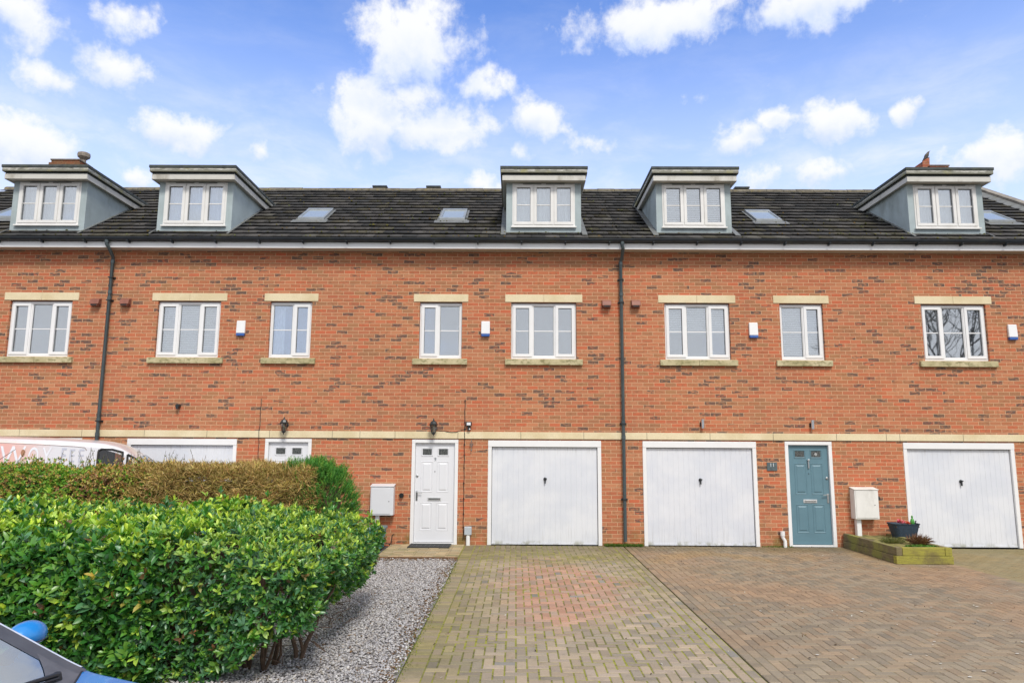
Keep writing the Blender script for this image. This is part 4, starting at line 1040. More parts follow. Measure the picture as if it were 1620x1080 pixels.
# low plinth mound of earth at hedge end, grass tuft by the downpipe
def grass(name, x0, x1, y0, y1, n, L, label, cols, zb=0):
    P = np.stack([rng.uniform(x0, x1, n), rng.uniform(y0, y1, n), np.full(n, zb)], 1); D = rnd_unit(n)*.55+np.array([0, 0, 1]); 
    V = leaf_set(P, D, rnd_unit(n), rng.uniform(.5, 1.2, n)*L, np.full(n, .007), .5); T = np.array(cols)[rng.integers(0, len(cols), n)]*rng.uniform(.7, 1.3, (n, 1))
    o = np_mesh(name, V, LEAF_F, T, LEAF_DULL); tag(o, label, 'grass', kind='stuff'); return o
GR = [[.07,.16,.02],[.11,.2,.03],[.16,.22,.04]]
grass('grass', 1.76, 2.5, -.16, -.01, 1500, .055, 'low green moss and grass at the foot of the grey downpipe', GR)
grass('grass', 4.85, 5.45, -.10, -.01, 260, .03, 'thin green weeds at the wall foot by the blue-grey door', GR)
def weeds():
    n = 900; P = np.stack([-.99+rng.normal(0, .035, n), rng.uniform(-9.5, -2.2, n), np.full(n, .0)], 1); D = rnd_unit(n)*.8+np.array([0, 0, .8])
    V = leaf_set(P, D, rnd_unit(n), rng.uniform(.01, .03, n), rng.uniform(.004, .010, n), .5); T = np.array([[.26,.28,.03],[.2,.24,.03],[.12,.18,.03]])[rng.integers(0, 3, n)]
    tag(np_mesh('moss_edging', V, LEAF_F, T, LEAF_DULL), 'yellow-green moss along the left edge of the block paved drive', 'moss', kind='stuff')
weeds()
def litter():
    n = 620; P = np.stack([rng.uniform(-.9, 7.6, n), -.05-9*rng.uniform(0, 1, n)**1.6, np.full(n, .012)], 1)
    D = rnd_unit(n); D[:, 2] *= .15; Nn = np.tile([0, 0, 1.], (n, 1))+rng.normal(0, .3, (n, 3))
    V = leaf_set(P, D, Nn, rng.uniform(.012, .036, n), rng.uniform(.008, .022, n), .3)
    pal = np.array([[.05,.03,.02],[.10,.06,.03],[.5,.47,.42],[.14,.08,.04],[.22,.16,.07]])
    tag(np_mesh('fallen_leaves', V, LEAF_F, pal[rng.choice(5, n, p=[.34,.26,.14,.16,.10])], LEAF_DULL), 'scattered brown leaf bits and pale petals on the paved drives', 'leaf litter', kind='stuff')
    # pale flattened spots (old gum and lichen) near the front of the wide drive
    b = MB()
    for _ in range(70):
        x, y = random.uniform(2.6, 7.5), random.uniform(-9, -4.8); r_ = random.uniform(.006, .017)
        b.poly([(x+r_*(1+.3*random.random())*math.cos(a), y+r_*.8*(1+.3*random.random())*math.sin(a), .0105) for a in np.linspace(0, 2*math.pi, 9)[:-1]])
    tag(b.build('lichen_spots', simple('pale_lichen', (.55, .53, .48), .9)), 'small pale spots scattered over the wide paved drive', 'lichen', kind='stuff')
litter()

# raised planter of two courses of sleepers
def sleeper_mat(name, c1, c2, c3):
    m, t, b = mat(name); p = pos(t)
    gr = noise_(t, vmath(t, 'MULTIPLY', p, (3, 3, 34)), 2.0, 5, .65)
    c = mixc(t, mapr(t, gr, .35, .65), c1, c2); c = mixc(t, mapr(t, noise_(t, p, 2.6, 5, .6), .45, .62, 0, .9), c, c3)
    c = mixc(t, mapr(t, noise_(t, p, 50, 3, .6), .58, .7, 0, .5), c, (.06, .05, .03))
    t.links.new(c, b.inputs['Base Color']); b.inputs['Roughness'].default_value = .92; bump(t, b, gr, .6, .006); return m
SL1 = sleeper_mat('sleeper_green', (.34, .32, .05), (.24, .21, .05), (.16, .13, .05)); SL2 = sleeper_mat('sleeper_brown', (.20, .165, .085), (.13, .105, .055), (.24, .24, .06))
t = thing('raised_planter', (6.95, -1.0, 0), 'raised planter of mossy timber sleepers against the wall under the meter box', 'planter')
x0, x1, y0, y1, w = 6.46, 7.40, -2.0, -.03, .10
for k, (za, zb) in enumerate(((0, .133), (.137, .272))):
    o = .0 if k else .012
    MB().box(x0+w+.004 if k else x0-o, x1-w-.02 if k else x1+o, y0-o, y0+w, za, zb).build('sleeper', SL1, t, bevel=.008)
    if k: MB().box(x1-w-.016, x1, y0-.004, y0+w, za, zb).build('sleeper', SL1, t, bevel=.008)
    MB().box(x0-o, x0+w, y0 if k else y0+w+.002, y1, za, zb).build('sleeper', SL2, t, bevel=.008)
    MB().box(x1-w, x1+o, y0+w+.002, y1, za, zb-.002).build('sleeper', SL2, t, bevel=.008)
sb = MB(); nx_, ny_ = 16, 30
for j in range(ny_+1):
    for i in range(nx_+1):
        xx = x0+w+(x1-x0-2*w)*i/nx_; yy2 = y0+w+(y1-y0-w)*j/ny_; sb.v.append((xx, yy2, .235+.02*nz(xx, yy2, 5, 3)))
for j in range(ny_):
    for i in range(nx_):
        a = j*(nx_+1)+i; sb.f.append((a, a+1, a+nx_+2, a+nx_+1)); sb.m.append(0)
sb.build('planter_soil', simple('mossy_soil', (.20, .18, .06), .95, .5, 7, dirt=(.09, .07, .04), dirt_amt=.8, bmp=.8), t)
def tuft(label, cat, cx, cy, zb, n, rx, ry, L, Wd, cols, up=1.0, name='planter_plant'):
    a = rng.uniform(0, 2*np.pi, n); rr = np.sqrt(rng.uniform(0, 1, n)); P = np.stack([cx+rr*rx*np.cos(a), cy+rr*ry*np.sin(a), np.full(n, zb)], 1)
    D = np.stack([np.cos(a)*rr, np.sin(a)*rr, np.full(n, up)], 1)+rng.normal(0, .3, (n, 3))
    V = leaf_set(P, D, rnd_unit(n), rng.uniform(.5, 1.2, n)*L, np.full(n, Wd), .4); T = np.array(cols)[rng.integers(0, len(cols), n)]*rng.uniform(.7, 1.3, (n, 1))
    o = np_mesh(name, V, LEAF_F, T, LEAF_DULL); o.location = (cx, cy, zb); o.data.transform(Matrix.Translation((-cx, -cy, -zb)))
    return tag(o, label, cat)
tuft('grey-green spiky heather tuft growing in the wooden planter', 'plant', 6.84, -1.15, .24, 420, .16, .12, .10, .008, [[.20,.22,.07],[.14,.17,.06],[.26,.24,.10]])
tuft('low bright green creeping plant along the front of the wooden planter', 'plant', 7.05, -1.72, .24, 700, .26, .10, .045, .022, [[.07,.20,.02],[.12,.26,.03],[.05,.13,.02]], .5)
tuft('dry reddish brown twiggy plant in the wooden planter below the pot', 'plant', 7.22, -1.35, .24, 380, .10, .08, .17, .005, [[.28,.14,.09],[.22,.11,.06],[.34,.22,.14]], 1.1)
# navy woven pot
px, py, pz = 7.47, -.38, .222
t = thing('plant_pot', (px, py, pz), 'dark navy woven plant pot with pink flowers standing at the back of the planter', 'plant pot')
b = MB(); n = 40; rows = 16
for j in range(rows+1):
    f = j/rows; hw_, hd_ = .185+.075*f, .13+.05*f
    for i in range(n):
        a = 2*math.pi*i/n; c_, s_ = math.cos(a), math.sin(a)
        q = 4.5; rr = 1/((abs(c_)**q+abs(s_)**q)**(1/q)); wv = 1+.018*math.sin(i*math.pi+j*math.pi)+(.03 if j >= rows-1 else 0)
        b.v.append((px+hw_*c_*rr*wv, py+hd_*s_*rr*wv, pz+.29*f))
for j in range(rows):
    for i in range(n):
        a = j*n+i; c_ = j*n+(i+1) % n; b.f.append((a, c_, c_+n, a+n)); b.m.append(0)
b.f.append(tuple(range(n))[::-1]); b.m.append(0)
b.build('pot', simple('navy_rattan', (.022, .042, .07), .55, .5, 60, bmp=.8, bscale=90), t)
MB().box(px-.225, px+.225, py-.15, py+.15, pz+.22, pz+.245).build('compost', simple('compost', (.05, .035, .025), .95, .4, 30), t)
def flower(cx, cy, cz, r, col, n, label):
    P = np.tile([cx, cy, cz], (n, 1))+rng.normal(0, r*.25, (n, 3)); D = rnd_unit(n); D[:, 2] = abs(D[:, 2])*.8+.1
    V = leaf_set(P, D, np.tile([0, 0, 1.], (n, 1))+rng.normal(0, .3, (n, 3)), rng.uniform(.7, 1.1, n)*r, np.full(n, r*.8), .2); T = np.array([col])*rng.uniform(.8, 1.15, (n, 1))
    o = np_mesh('flower', V, LEAF_F, T, LEAF_DULL, t)
flower(px-.11, py-.05, pz+.31, .055, (.80, .18, .30), 40, ''); flower(px-.03, py-.06, pz+.30, .05, (.85, .30, .40), 36, ''); flower(px+.05, py-.07, pz+.29, .05, (.85, .22, .16), 36, '')
b = MB().lathe((px+.145, py-.06, pz+.24), [(.018, 0), (.036, .04), (.038, .09), (.026, .13), (.012, .145), (.016, .16), (.018, .18), (.005, .20)], 10); b.build('cactus', simple('bright_green', (.06, .28, .04), .5, .2, 20), t, smooth=True)
MB().tube([(px+.18, py-.06, pz+.26), (px+.215, py-.06, pz+.34)], [.008, .012], 8).build('dark_sprig', DARK_METAL, t)

# ------------------------------------------------------------------ hedges
def box_surface(n, x0, x1, y0, y1, z0, z1, r, w=(1, 1, 1, .3)):
    """points on a rounded box: front (y0), top (z1), right end (x1), back"""
    A = np.array([(x1-x0)*(z1-z0)*w[0], (x1-x0)*(y1-y0)*w[1], (y1-y0)*(z1-z0)*w[2], (x1-x0)*(z1-z0)*w[3]]); c = rng.choice(4, n, p=A/A.sum())
    u, v, s_ = rng.uniform(0, 1, n), rng.uniform(0, 1, n), rng.uniform(0, 1, n)
    P = np.stack([x0+(x1-x0)*u, y0+(y1-y0)*v, z0+(z1-z0)*s_], 1)
    P[c == 0, 1] = y0; P[c == 1, 2] = z1; P[c == 2, 0] = x1; P[c == 3, 1] = y1
    lo = np.array([x0-9, y0+r, z0-9]); hi = np.array([x1-r, y1-r, z1-r]); Q = np.clip(P, lo, hi); Dn = P-Q; L = np.linalg.norm(Dn, axis=1, keepdims=True)+1e-6
    Nn = Dn/L; return Q+Nn*np.minimum(L, r), Nn
def clusters(P, A, per, L, Wd, spread=(.5, 1.25), tone=None, LL=None):
    n = len(P); A = A/np.linalg.norm(A, axis=1, keepdims=True)
    t1 = np.cross(A, rnd_unit(n)); t1 /= np.linalg.norm(t1, axis=1, keepdims=True); t2 = np.cross(A, t1)
    Ps, Ds, Ns, Ts, Ls = [], [], [], [], []
    for k in range(per):
        ph = 2*np.pi*k/per*1.0+rng.normal(0, .35, n)+(k % 2)*.5; th = rng.uniform(*spread, n) if k < per-2 else rng.uniform(.1, .5, n)
        rad = t1*np.cos(ph)[:, None]+t2*np.sin(ph)[:, None]
        D = A*np.cos(th)[:, None]+rad*np.sin(th)[:, None]
        Nn = A*np.sin(th)[:, None]-rad*np.cos(th)[:, None]
        Ps.append(P-A*(.012*k/per)[None] if False else P-A*.018*(1-k/per)); Ds.append(D); Ns.append(Nn+rng.normal(0, .25, (n, 3))); Ls.append((L if LL is None else LL)*rng.uniform(.5, 1.3, n)*(.75 if k >= per-2 else 1))
        T = tone*rng.uniform(.8, 1.2, (n, 1))
        if k >= per-2: T = T*np.array([1.5, 1.25, 1.0])
        Ts.append(T)
    P_, D_, N_, T_, L_ = [np.concatenate(a) for a in (Ps, Ds, Ns, Ts, Ls)]
    ratio = Wd/L; return leaf_set(P_, D_, N_, L_, L_*ratio*rng.uniform(.85, 1.15, len(L_))), T_
def hedge_front():
    t = thing('hedge', (-4.6, -6.8, 0), 'large glossy green clipped hedge in the foreground beside the blue car', 'hedge')
    x0, x1, y0, y1, z0, z1 = -8.2, -1.62, -8.38, -5.35, -.02, 1.17
    def shape(P):
        P = P.copy(); endw = np.clip((P[:, 0]+3.2)/1.4, 0, 1)
        P[:, 0] -= .24*np.maximum(0, .95-P[:, 2])**1.15*endw
        P[:, 1] += .05*np.maximum(0, .9-P[:, 2])
        P[:, 2] -= .19*np.clip((P[:, 0]+2.7)/1.1, 0, 1)**1.4*np.clip(P[:, 2]/1.17, 0, 1)
        return P
    n = 14500
    P, Nn = box_surface(n, x0, x1, y0, y1, z0, z1, .22, (1.9, 1.0, 1.5, .15))
    bottom = .0+.44*np.clip((P[:, 0]+2.38)/.55, 0, 1)**1.3+.05*noise3(P, 3.0); keep = P[:, 2] > bottom; P, Nn = P[keep], Nn[keep]; n = len(P)
    lowf = noise3(P, 1.1, 4); mid = noise3(P, 3.4, 9)
    dep = -np.abs(rng.normal(0, .055, n)); dep[rng.uniform(0, 1, n) < .03] += .06
    P = shape(P); P = P+Nn*(lowf*.12+mid*.085+dep)[:, None]
    A = Nn*.8+np.array([0, 0, .55])+rng.normal(0, .38, (n, 3))
    LL = np.where(P[:, 0] < -3.0+.8*lowf, .092, .066); 
    pal = np.array([[.04,.17,.03],[.06,.22,.032],[.11,.30,.045],[.028,.115,.026],[.17,.36,.055],[.085,.23,.10]])
    T = pal[rng.integers(0, 6, n)]
    top = np.clip((Nn[:, 2]-.2)/.6, 0, 1)
    new = rng.uniform(0, 1, n) < .07+.45*top*(lowf > -.25); T = np.where(new[:, None], np.array([.38, .55, .08])*rng.uniform(.8, 1.2, (n, 1)), T)
    yel = rng.uniform(0, 1, n) < .016; T[yel] = np.array([[.30, .20, .06], [.22, .12, .06], [.40, .34, .08]])[rng.integers(0, 3, yel.sum())]
    right = (P[:, 0] > -3.0+.8*lowf) & (rng.uniform(0, 1, n) < .45); T[right] = T[right]*.8+np.array([.03, .05, .045])
    up_ = (Nn[:, 2] > .8) & (rng.uniform(0, 1, n) < .10); P[up_, 2] += rng.uniform(.03, .13, up_.sum()); A[up_] = rng.normal(0, .2, (up_.sum(), 3))+[0, 0, 1]
    V, TT = clusters(P, A, 6, .065, .026, tone=T, LL=LL)
    np_mesh('foliage', V, LEAF_F, TT, LEAF_M, t)
    # inside: old leaves behind the outer ones; solid core added to block light
    n2 = 5200; P2, N2 = box_surface(n2, x0, x1-.14, y0+.16, y1-.1, z0, z1-.14, .2, (1.6, 1, 1.4, .1)); b2 = .03+.46*np.clip((P2[:, 0]+2.38)/.55, 0, 1)**1.3; k2 = P2[:, 2] > b2; P2, N2 = P2[k2], N2[k2]
    P2 = shape(P2)+N2*(noise3(P2, 1.1, 4)*.09)[:, None]
    T2 = np.array([[.08,.19,.03],[.065,.16,.03],[.11,.22,.04]])[rng.integers(0, 3, len(P2))]
    V2, TT2 = clusters(P2, N2+rng.normal(0, .6, P2.shape), 4, .085, .04, tone=T2); np_mesh('inner_foliage', V2, LEAF_F, TT2, LEAF_M, t)
    MB().box(x0, x1-1.3, y0+.42, y1-.25, .0, z1-.30).build('light_block_core', BARK, t)
    br = MB()
    def stem(x, y, z, dx, dy, h, r):
        pts = [(x, y, z)]; n = 5
        for i in range(1, n+1): pts.append((x+dx*i/n+random.uniform(-.03, .03), y+dy*i/n+random.uniform(-.03, .03), z+h*i/n))
        br.tube(pts, [r*(1-.13*i) for i in range(n+1)], 7)
    for k in range(9):
        xx = -2.02-.11*k+random.uniform(-.04, .04); yy_ = -7.75+random.uniform(-.25, .25)
        for _ in range(3): stem(xx+random.uniform(-.04, .04), yy_, -.02, random.uniform(-.28, .3), random.uniform(-.2, .25), random.uniform(.5, .75), random.uniform(.010, .024))
    for k in range(22): stem(random.uniform(-5.5, -2.45), random.uniform(-8.0, -5.6), -.02, random.uniform(-.25, .12), random.uniform(-.2, .2), .6, random.uniform(.010, .022))
    for k in range(130):
        xx = random.uniform(-3.4, -1.75); yy_ = random.uniform(-8.05, -6.2); zz = random.uniform(.06, .5)
        br.tube([(xx, yy_, zz), (xx+random.uniform(-.16, .16), yy_+random.uniform(-.12, .05), zz+random.uniform(-.08, .12)), (xx+random.uniform(-.3, .3), yy_+random.uniform(-.2, .05), zz+random.uniform(-.1, .2))], [.005, .004, .002], 5)
    for k in range(420):   # twigs through the face
        xx = random.uniform(-6.5, -1.8); zz = random.uniform(.25, 1.0); yy_ = -8.12
        br.tube([(xx, yy_+.12, zz), (xx+random.uniform(-.07, .07), yy_+.03, zz+random.uniform(-.02, .07)), (xx+random.uniform(-.13, .13), yy_-.01, zz+random.uniform(0, .12))], [.004, .003, .002], 4)
    br.build('stem', BARK, t, fixn=False)['kind'] = 'stuff'
hedge_front()
def hedge_back():
    t = thing('hedge', (-6.6, -4.4, 0), 'mixed green and reddish hedge directly in front of the white van', 'hedge')
    n = 20000; P, Nn = box_surface(n, -9.4, -4.55, -4.95, -4.05, .75, 1.60, .2, (1.7, 1.3, 0, .1))
    lowf = noise3(P, 1.4, 14); mid = noise3(P, 4.5, 2); P = P+Nn*(lowf*.14+mid*.08-np.abs(rng.normal(0, .05, n))+.09*(rng.uniform(0, 1, n) < .06))[:, None]
    pal = np.array([[.12,.30,.035],[.22,.40,.05],[.36,.42,.08],[.08,.24,.03],[.40,.27,.10],[.48,.40,.12],[.32,.17,.10]])
    br_ = np.clip(.14+.8*noise3(P, 1.2, 30)+.10*(P[:, 0] > -6.6), 0, .7); r_ = rng.uniform(0, 1, n); idx = np.where(r_ < br_, rng.integers(4, 7, n), rng.integers(0, 5, n)); T = pal[np.minimum(idx, 6)]
    V, TT = clusters(P, Nn+np.array([0, 0, .5])+rng.normal(0, .5, (n, 3)), 5, .040, .018, tone=T); np_mesh('foliage', V, LEAF_F, TT, LEAF_DULL, t)
    MB().box(-9.4, -4.7, -4.72, -4.2, .0, 1.47).build('light_block_core', BARK, t)  # solid box added inside the hedge to stop light and view
    sh = MB(); LP = []; 
    for k in range(54):
        xx = random.uniform(-6.4, -4.4) if k > 10 else random.uniform(-8.3, -6.2); yy_ = random.uniform(-4.8, -4.1); h = random.uniform(.10, .30); dx = random.uniform(-.12, .12)
        pts = [(xx, yy_, 1.55), (xx+dx*.4, yy_, 1.55+h*.6), (xx+dx, yy_, 1.58+h)]; sh.tube(pts, [.004, .003, .0015], 4)
        for i in range(9): f = random.uniform(.3, 1); LP.append((xx+dx*f, yy_, 1.56+h*f))
    sh.tube([(-7.5, -4.5, 1.5), (-7.3, -4.5, 1.62), (-6.95, -4.5, 1.86)], [.006, .005, .003], 5)
    sh.build('shoot', BARK, t, fixn=False)
    LP = np.array(LP); n = len(LP); V = leaf_set(LP, rnd_unit(n)+[0, 0, .5], rnd_unit(n), rng.uniform(.012, .028, n), rng.uniform(.008, .014, n)); np_mesh('shoot_leaf', V, LEAF_F, np.array([[.13,.15,.05]])*rng.uniform(.6, 1.5, (n, 1)), LEAF_DULL, t)['kind'] = 'stuff'
hedge_back()
def hedge_brown():
    t = thing('hedge', (-3.75, -4.4, 0), 'dead golden brown wispy conifer hedge between the green hedge and the dark yew', 'hedge')
    n = 42000; P, Nn = box_surface(n, -5.15, -2.65, -4.95, -4.0, .7, 1.635, .22, (1.2, 1.3, .8, .2))
    lowf = noise3(P, 1.6, 3); mid = noise3(P, 6, 2); P = P+Nn*(lowf*.10+mid*.08-np.abs(rng.normal(0, .05, n)))[:, None]
    D = np.stack([rng.normal(0, 1.0, n), rng.normal(0, .5, n)-.25, rng.normal(.22, .4, n)], 1)+Nn*.5
    L = rng.uniform(.04, .12, n); pal = np.array([[.60,.44,.17],[.48,.36,.11],[.72,.55,.25],[.38,.27,.09],[.52,.45,.13],[.58,.35,.15]])
    T = pal[rng.integers(0, 6, n)]*rng.uniform(.8, 1.2, (n, 1))*(1+.35*mid[:, None])
    V = leaf_set(P, D, rnd_unit(n), L, np.full(n, .0075), .5); np_mesh('foliage', V, LEAF_F, T, TWIG_M, t)
    MB().box(-5.1, -2.9, -4.72, -4.2, 0, 1.42).build('light_block_core', simple('core_brown', (.10, .07, .035), .95, .4, 20), t)  # unseen solid core, added so light does not pass through
    n = 1300; P = np.stack([rng.uniform(-5.0, -3.0, n), rng.uniform(-4.85, -4.1, n), rng.uniform(1.52, 1.61, n)], 1); D = rng.normal(0, .35, (n, 3))+[0, 0, 1]
    V = leaf_set(P, D, rnd_unit(n), rng.uniform(.05, .14, n), np.full(n, .005), .6); np_mesh('dry_shoot', V, LEAF_F, pal[rng.integers(0, 6, n)], TWIG_M, t)
hedge_brown()
def yew():
    t = thing('yew_bush', (-2.65, -4.4, 0), 'dark green feathery yew bush at the right end of the brown hedge', 'bush')
    n = 3300; c = np.array([-2.72, -4.45, 1.05]); D0 = rnd_unit(n); D0[:, 2] = np.where(D0[:, 2] < -.7, -D0[:, 2], D0[:, 2]); 
    R_ = np.array([.50, .52, .62]); lump = 1+.16*noise3(D0, 2.4, 3)+.07*noise3(D0, 6, 8); P = c+D0*R_*lump[:, None]*rng.uniform(.82, 1.0, n)[:, None]
    extra = 420; Pe = np.stack([rng.uniform(-3.15, -2.55, extra), rng.uniform(-4.8, -4.1, extra), rng.uniform(1.5, 1.66, extra)], 1); P = np.concatenate([P, Pe]); D0 = np.concatenate([D0, np.tile([-.05, -.1, 1.], (extra, 1))])
    A = D0*.8+np.array([.05, 0, .75])+rng.normal(0, .3, P.shape); A /= np.linalg.norm(A, axis=1, keepdims=True)
    # a spray: short stem with needles both sides
    Ps, Ds, Ts, Ls = [], [], [], []; S = np.cross(A, rnd_unit(len(P))); S /= np.linalg.norm(S, axis=1, keepdims=True)
    pal = np.array([[.04,.145,.022],[.055,.18,.025],[.085,.23,.03],[.16,.29,.04]]); tone = pal[rng.choice(4, len(P), p=[.35,.3,.22,.13])]; LS = rng.uniform(.07, .15, len(P))
    for k in range(11):
        f = k/10
        for sg in (-1, 1):
            Ps.append(P+A*(LS*f)[:, None]); Ds.append(S*sg*.8+A*.75+rng.normal(0, .12, A.shape)); Ts.append(tone*(1+.5*f)); Ls.append(rng.uniform(.022, .034, len(P))*(1-.45*f))
    P_, D_, T_, L_ = [np.concatenate(a) for a in (Ps, Ds, Ts, Ls)]
    # needle = a narrow folded quad pair (6 verts)
    Nn = rnd_unit(len(P_)); D_ /= np.linalg.norm(D_, axis=1, keepdims=True); Sx = np.cross(D_, Nn); Sx /= np.linalg.norm(Sx, axis=1, keepdims=True); w = .0042
    V = np.stack([P_, P_+D_*(L_*.5)[:, None]+Sx*w, P_+D_*L_[:, None], P_+D_*(L_*.5)[:, None]-Sx*w], 1)
    np_mesh('foliage', V, [(0, 1, 2, 3)], T_, LEAF_DULL, t)
    b = MB()
    for k in range(40):
        a = random.uniform(0, 6.28); r_ = random.uniform(.15, .42); b.tube([(-2.7+random.uniform(-.1, .1), -4.45, -.02), (-2.7+.5*r_*math.cos(a), -4.45+.5*r_*math.sin(a), .5), (-2.7+r_*math.cos(a), -4.45+r_*math.sin(a), 1.35)], [.03, .02, .008], 6)
    b.lathe((-2.72, -4.45, 1.0), [(.12, -.5), (.28, -.3), (.33, 0), (.30, .25), (.15, .42)], 12)
    b.build('branch', BARK, t, fixn=False)
yew()

# bare winter tree across the street: it shows only as a reflection in the rightmost upper window
def bare_tree():
    t = thing('bare_tree', (19.3, -17.5, 0), 'bare branching winter tree mirrored in the panes of the rightmost upper window', 'tree')
    b = MB()
    def grow(p, d, L, r, k):
        q = p+d*L; r = max(r, .012); m_ = p+d*L*.5+Vector((random.uniform(-.05, .05), random.uniform(-.05, .05), 0))*L; b.tube([p, m_, q], [r, r*.85, r*.68], 6 if k < 3 else 4, cap=False)
        if k == 7: return
        for _ in range(3 if k in (1, 3) else 2):
            e = (d+Vector((random.uniform(-1, 1), random.uniform(-1, 1), random.uniform(-.35, .6)))*.62).normalized(); grow(q, e, L*random.uniform(.68, .86), r*.64, k+1)
    grow(Vector((19.3, -17.5, 0)), Vector((0, 0, 1)), 2.7, .15, 0)
    for _ in range(6): grow(Vector((19.3, -17.5, 2.2+.5*_)), Vector((random.uniform(-1, 1), random.uniform(-1, 1), .8)).normalized(), 1.9, .06, 2)
    b.build('branch', simple('grey_bark', (.19, .17, .14), .9, .3, 6), t, fixn=False)['kind'] = 'stuff'
bare_tree()

# ------------------------------------------------------------------ vehicles
def interp(x, pts):
    if x <= pts[0][0]: return pts[0][1]
    for (a, b), (c, d) in zip(pts, pts[1:]):
        if x <= c:
            t = (x-a)/(c-a); return b+(d-b)*t
    return pts[-1][1]
def smooth_interp(x, pts):
    return (interp(x-.035, pts)+2*interp(x, pts)+interp(x+.035, pts))/4
class Body:
    """lofted vehicle body, nose towards +X; section = width against height"""
    def __init__(s, yc, top, hw, width, zb=.24, rad=.09, crown=.035, n1=26, n2=6, n3=9):
        s.yc, s.top, s.hw, s.width, s.zb, s.rad, s.crown, s.n1, s.n2, s.n3 = yc, top, hw, width, zb, rad, crown, n1, n2, n3
    def off(s, x, z): return smooth_interp(x, s.hw)*interp(z, s.width)
    def half(s, x):
        zt = smooth_interp(x, s.top)-s.crown; r = min(s.rad, max(.02, (zt-s.zb)*.4)); zs = zt-r; pts = []
        for i in range(s.n1+1):
            z = s.zb+(zs-s.zb)*i/s.n1; pts.append((s.off(x, z), z))
        w = s.off(x, zs)
        for i in range(1, s.n2+1):
            a = math.pi/2*i/s.n2; pts.append((w-r*(1-math.cos(a)), zs+r*math.sin(a)))
        w2 = w-r
        for i in range(1, s.n3+1):
            f = 1-i/s.n3; pts.append((w2*f, zt+s.crown*(1-f*f)))
        return pts
    def grid(s, x0, x1, dx):
        nx = int(round((x1-x0)/dx)); G = []
        for i in range(nx+1):
            x = x0+(x1-x0)*i/nx; h = s.half(x)
            row = [(x, s.yc-w, z) for w, z in h]+[(x, s.yc+w, z) for w, z in h[:-1][::-1]]; G.append(row)
        return G
def inside(px, pz, poly):
    c = False; j = len(poly)-1
    for i in range(len(poly)):
        a, b = poly[i], poly[j]
        if (a[1] > pz) != (b[1] > pz) and px < (b[0]-a[0])*(pz-a[1])/(b[1]-a[1])+a[0]: c = not c
        j = i
    return c
def vehicle_shell(body, x0, x1, dx, classify, parts, root, smooth=True):
    G = body.grid(x0, x1, dx); nI = len(G); nJ = len(G[0]); V = [p for r_ in G for p in r_]; groups = {k: [] for k in parts}
    for i in range(nI-1):
        for j in range(nJ-1):
            ids = (i*nJ+j, (i+1)*nJ+j, (i+1)*nJ+j+1, i*nJ+j+1); cx = sum(V[k][0] for k in ids)/4; cy = sum(V[k][1] for k in ids)/4; cz = sum(V[k][2] for k in ids)/4
            groups[classify(cx, cy-body.yc, cz, j, nJ)].append(ids)
    for e in (0, nI-1): groups['body'].append(tuple(e*nJ+j for j in range(nJ)))
    out = {}
    for k, (nm, m) in parts.items():
        used = sorted({q for f in groups[k] for q in f}); mp = {q: i for i, q in enumerate(used)}
        if not used: continue
        mb = MB(); mb.v = [V[q] for q in used]; mb.f = [tuple(mp[q] for q in f) for f in groups[k]]; mb.m = [0]*len(mb.f)
        out[k] = mb.build(nm, m, root, smooth=smooth)
    return out
def seal(body, poly, side, r, m, parent, name='window_seal'):
    pts = []
    P = poly+[poly[0]]
    for a, b in zip(P, P[1:]):
        L = math.hypot(a[0]-b[0], a[1]-b[1]); n = max(1, int(L/.03))
        for i in range(n): pts.append((a[0]+(b[0]-a[0])*i/n, a[1]+(b[1]-a[1])*i/n))
    pts.append(poly[0]); return MB().tube([(x, body.yc+side*(body.off(x, z)+.001), z) for x, z in pts], r, 6).build(name, m, parent, smooth=True)
TYRE = simple('tyre_rubber', (.02, .02, .02), .8); RIM = simple('alloy_rim', (.45, .46, .47), .35, .05, 3, .8)
def wheel(root, x, y, r, side, w=.2):
    o = MB().lathe((x, y+(w/2), r), [(r*.62, 0), (r*.93, 0), (r, .03), (r, w-.03), (r*.93, w), (r*.62, w)], 36, axis='Y').build('wheel', TYRE, root, smooth=True)
    b = MB().lathe((x, y+(w/2)-.02, r), [(r*.64, 0), (r*.64, w-.04)], 30, axis='Y')
    for k in range(5):
        a = 2*math.pi*k/5; b.tube([(x, y+side*(w/2+.002), r), (x+r*.6*math.cos(a), y+side*(w/2+.002), r+r*.6*math.sin(a))], .035, 6)
    b.build('rim', RIM, o)
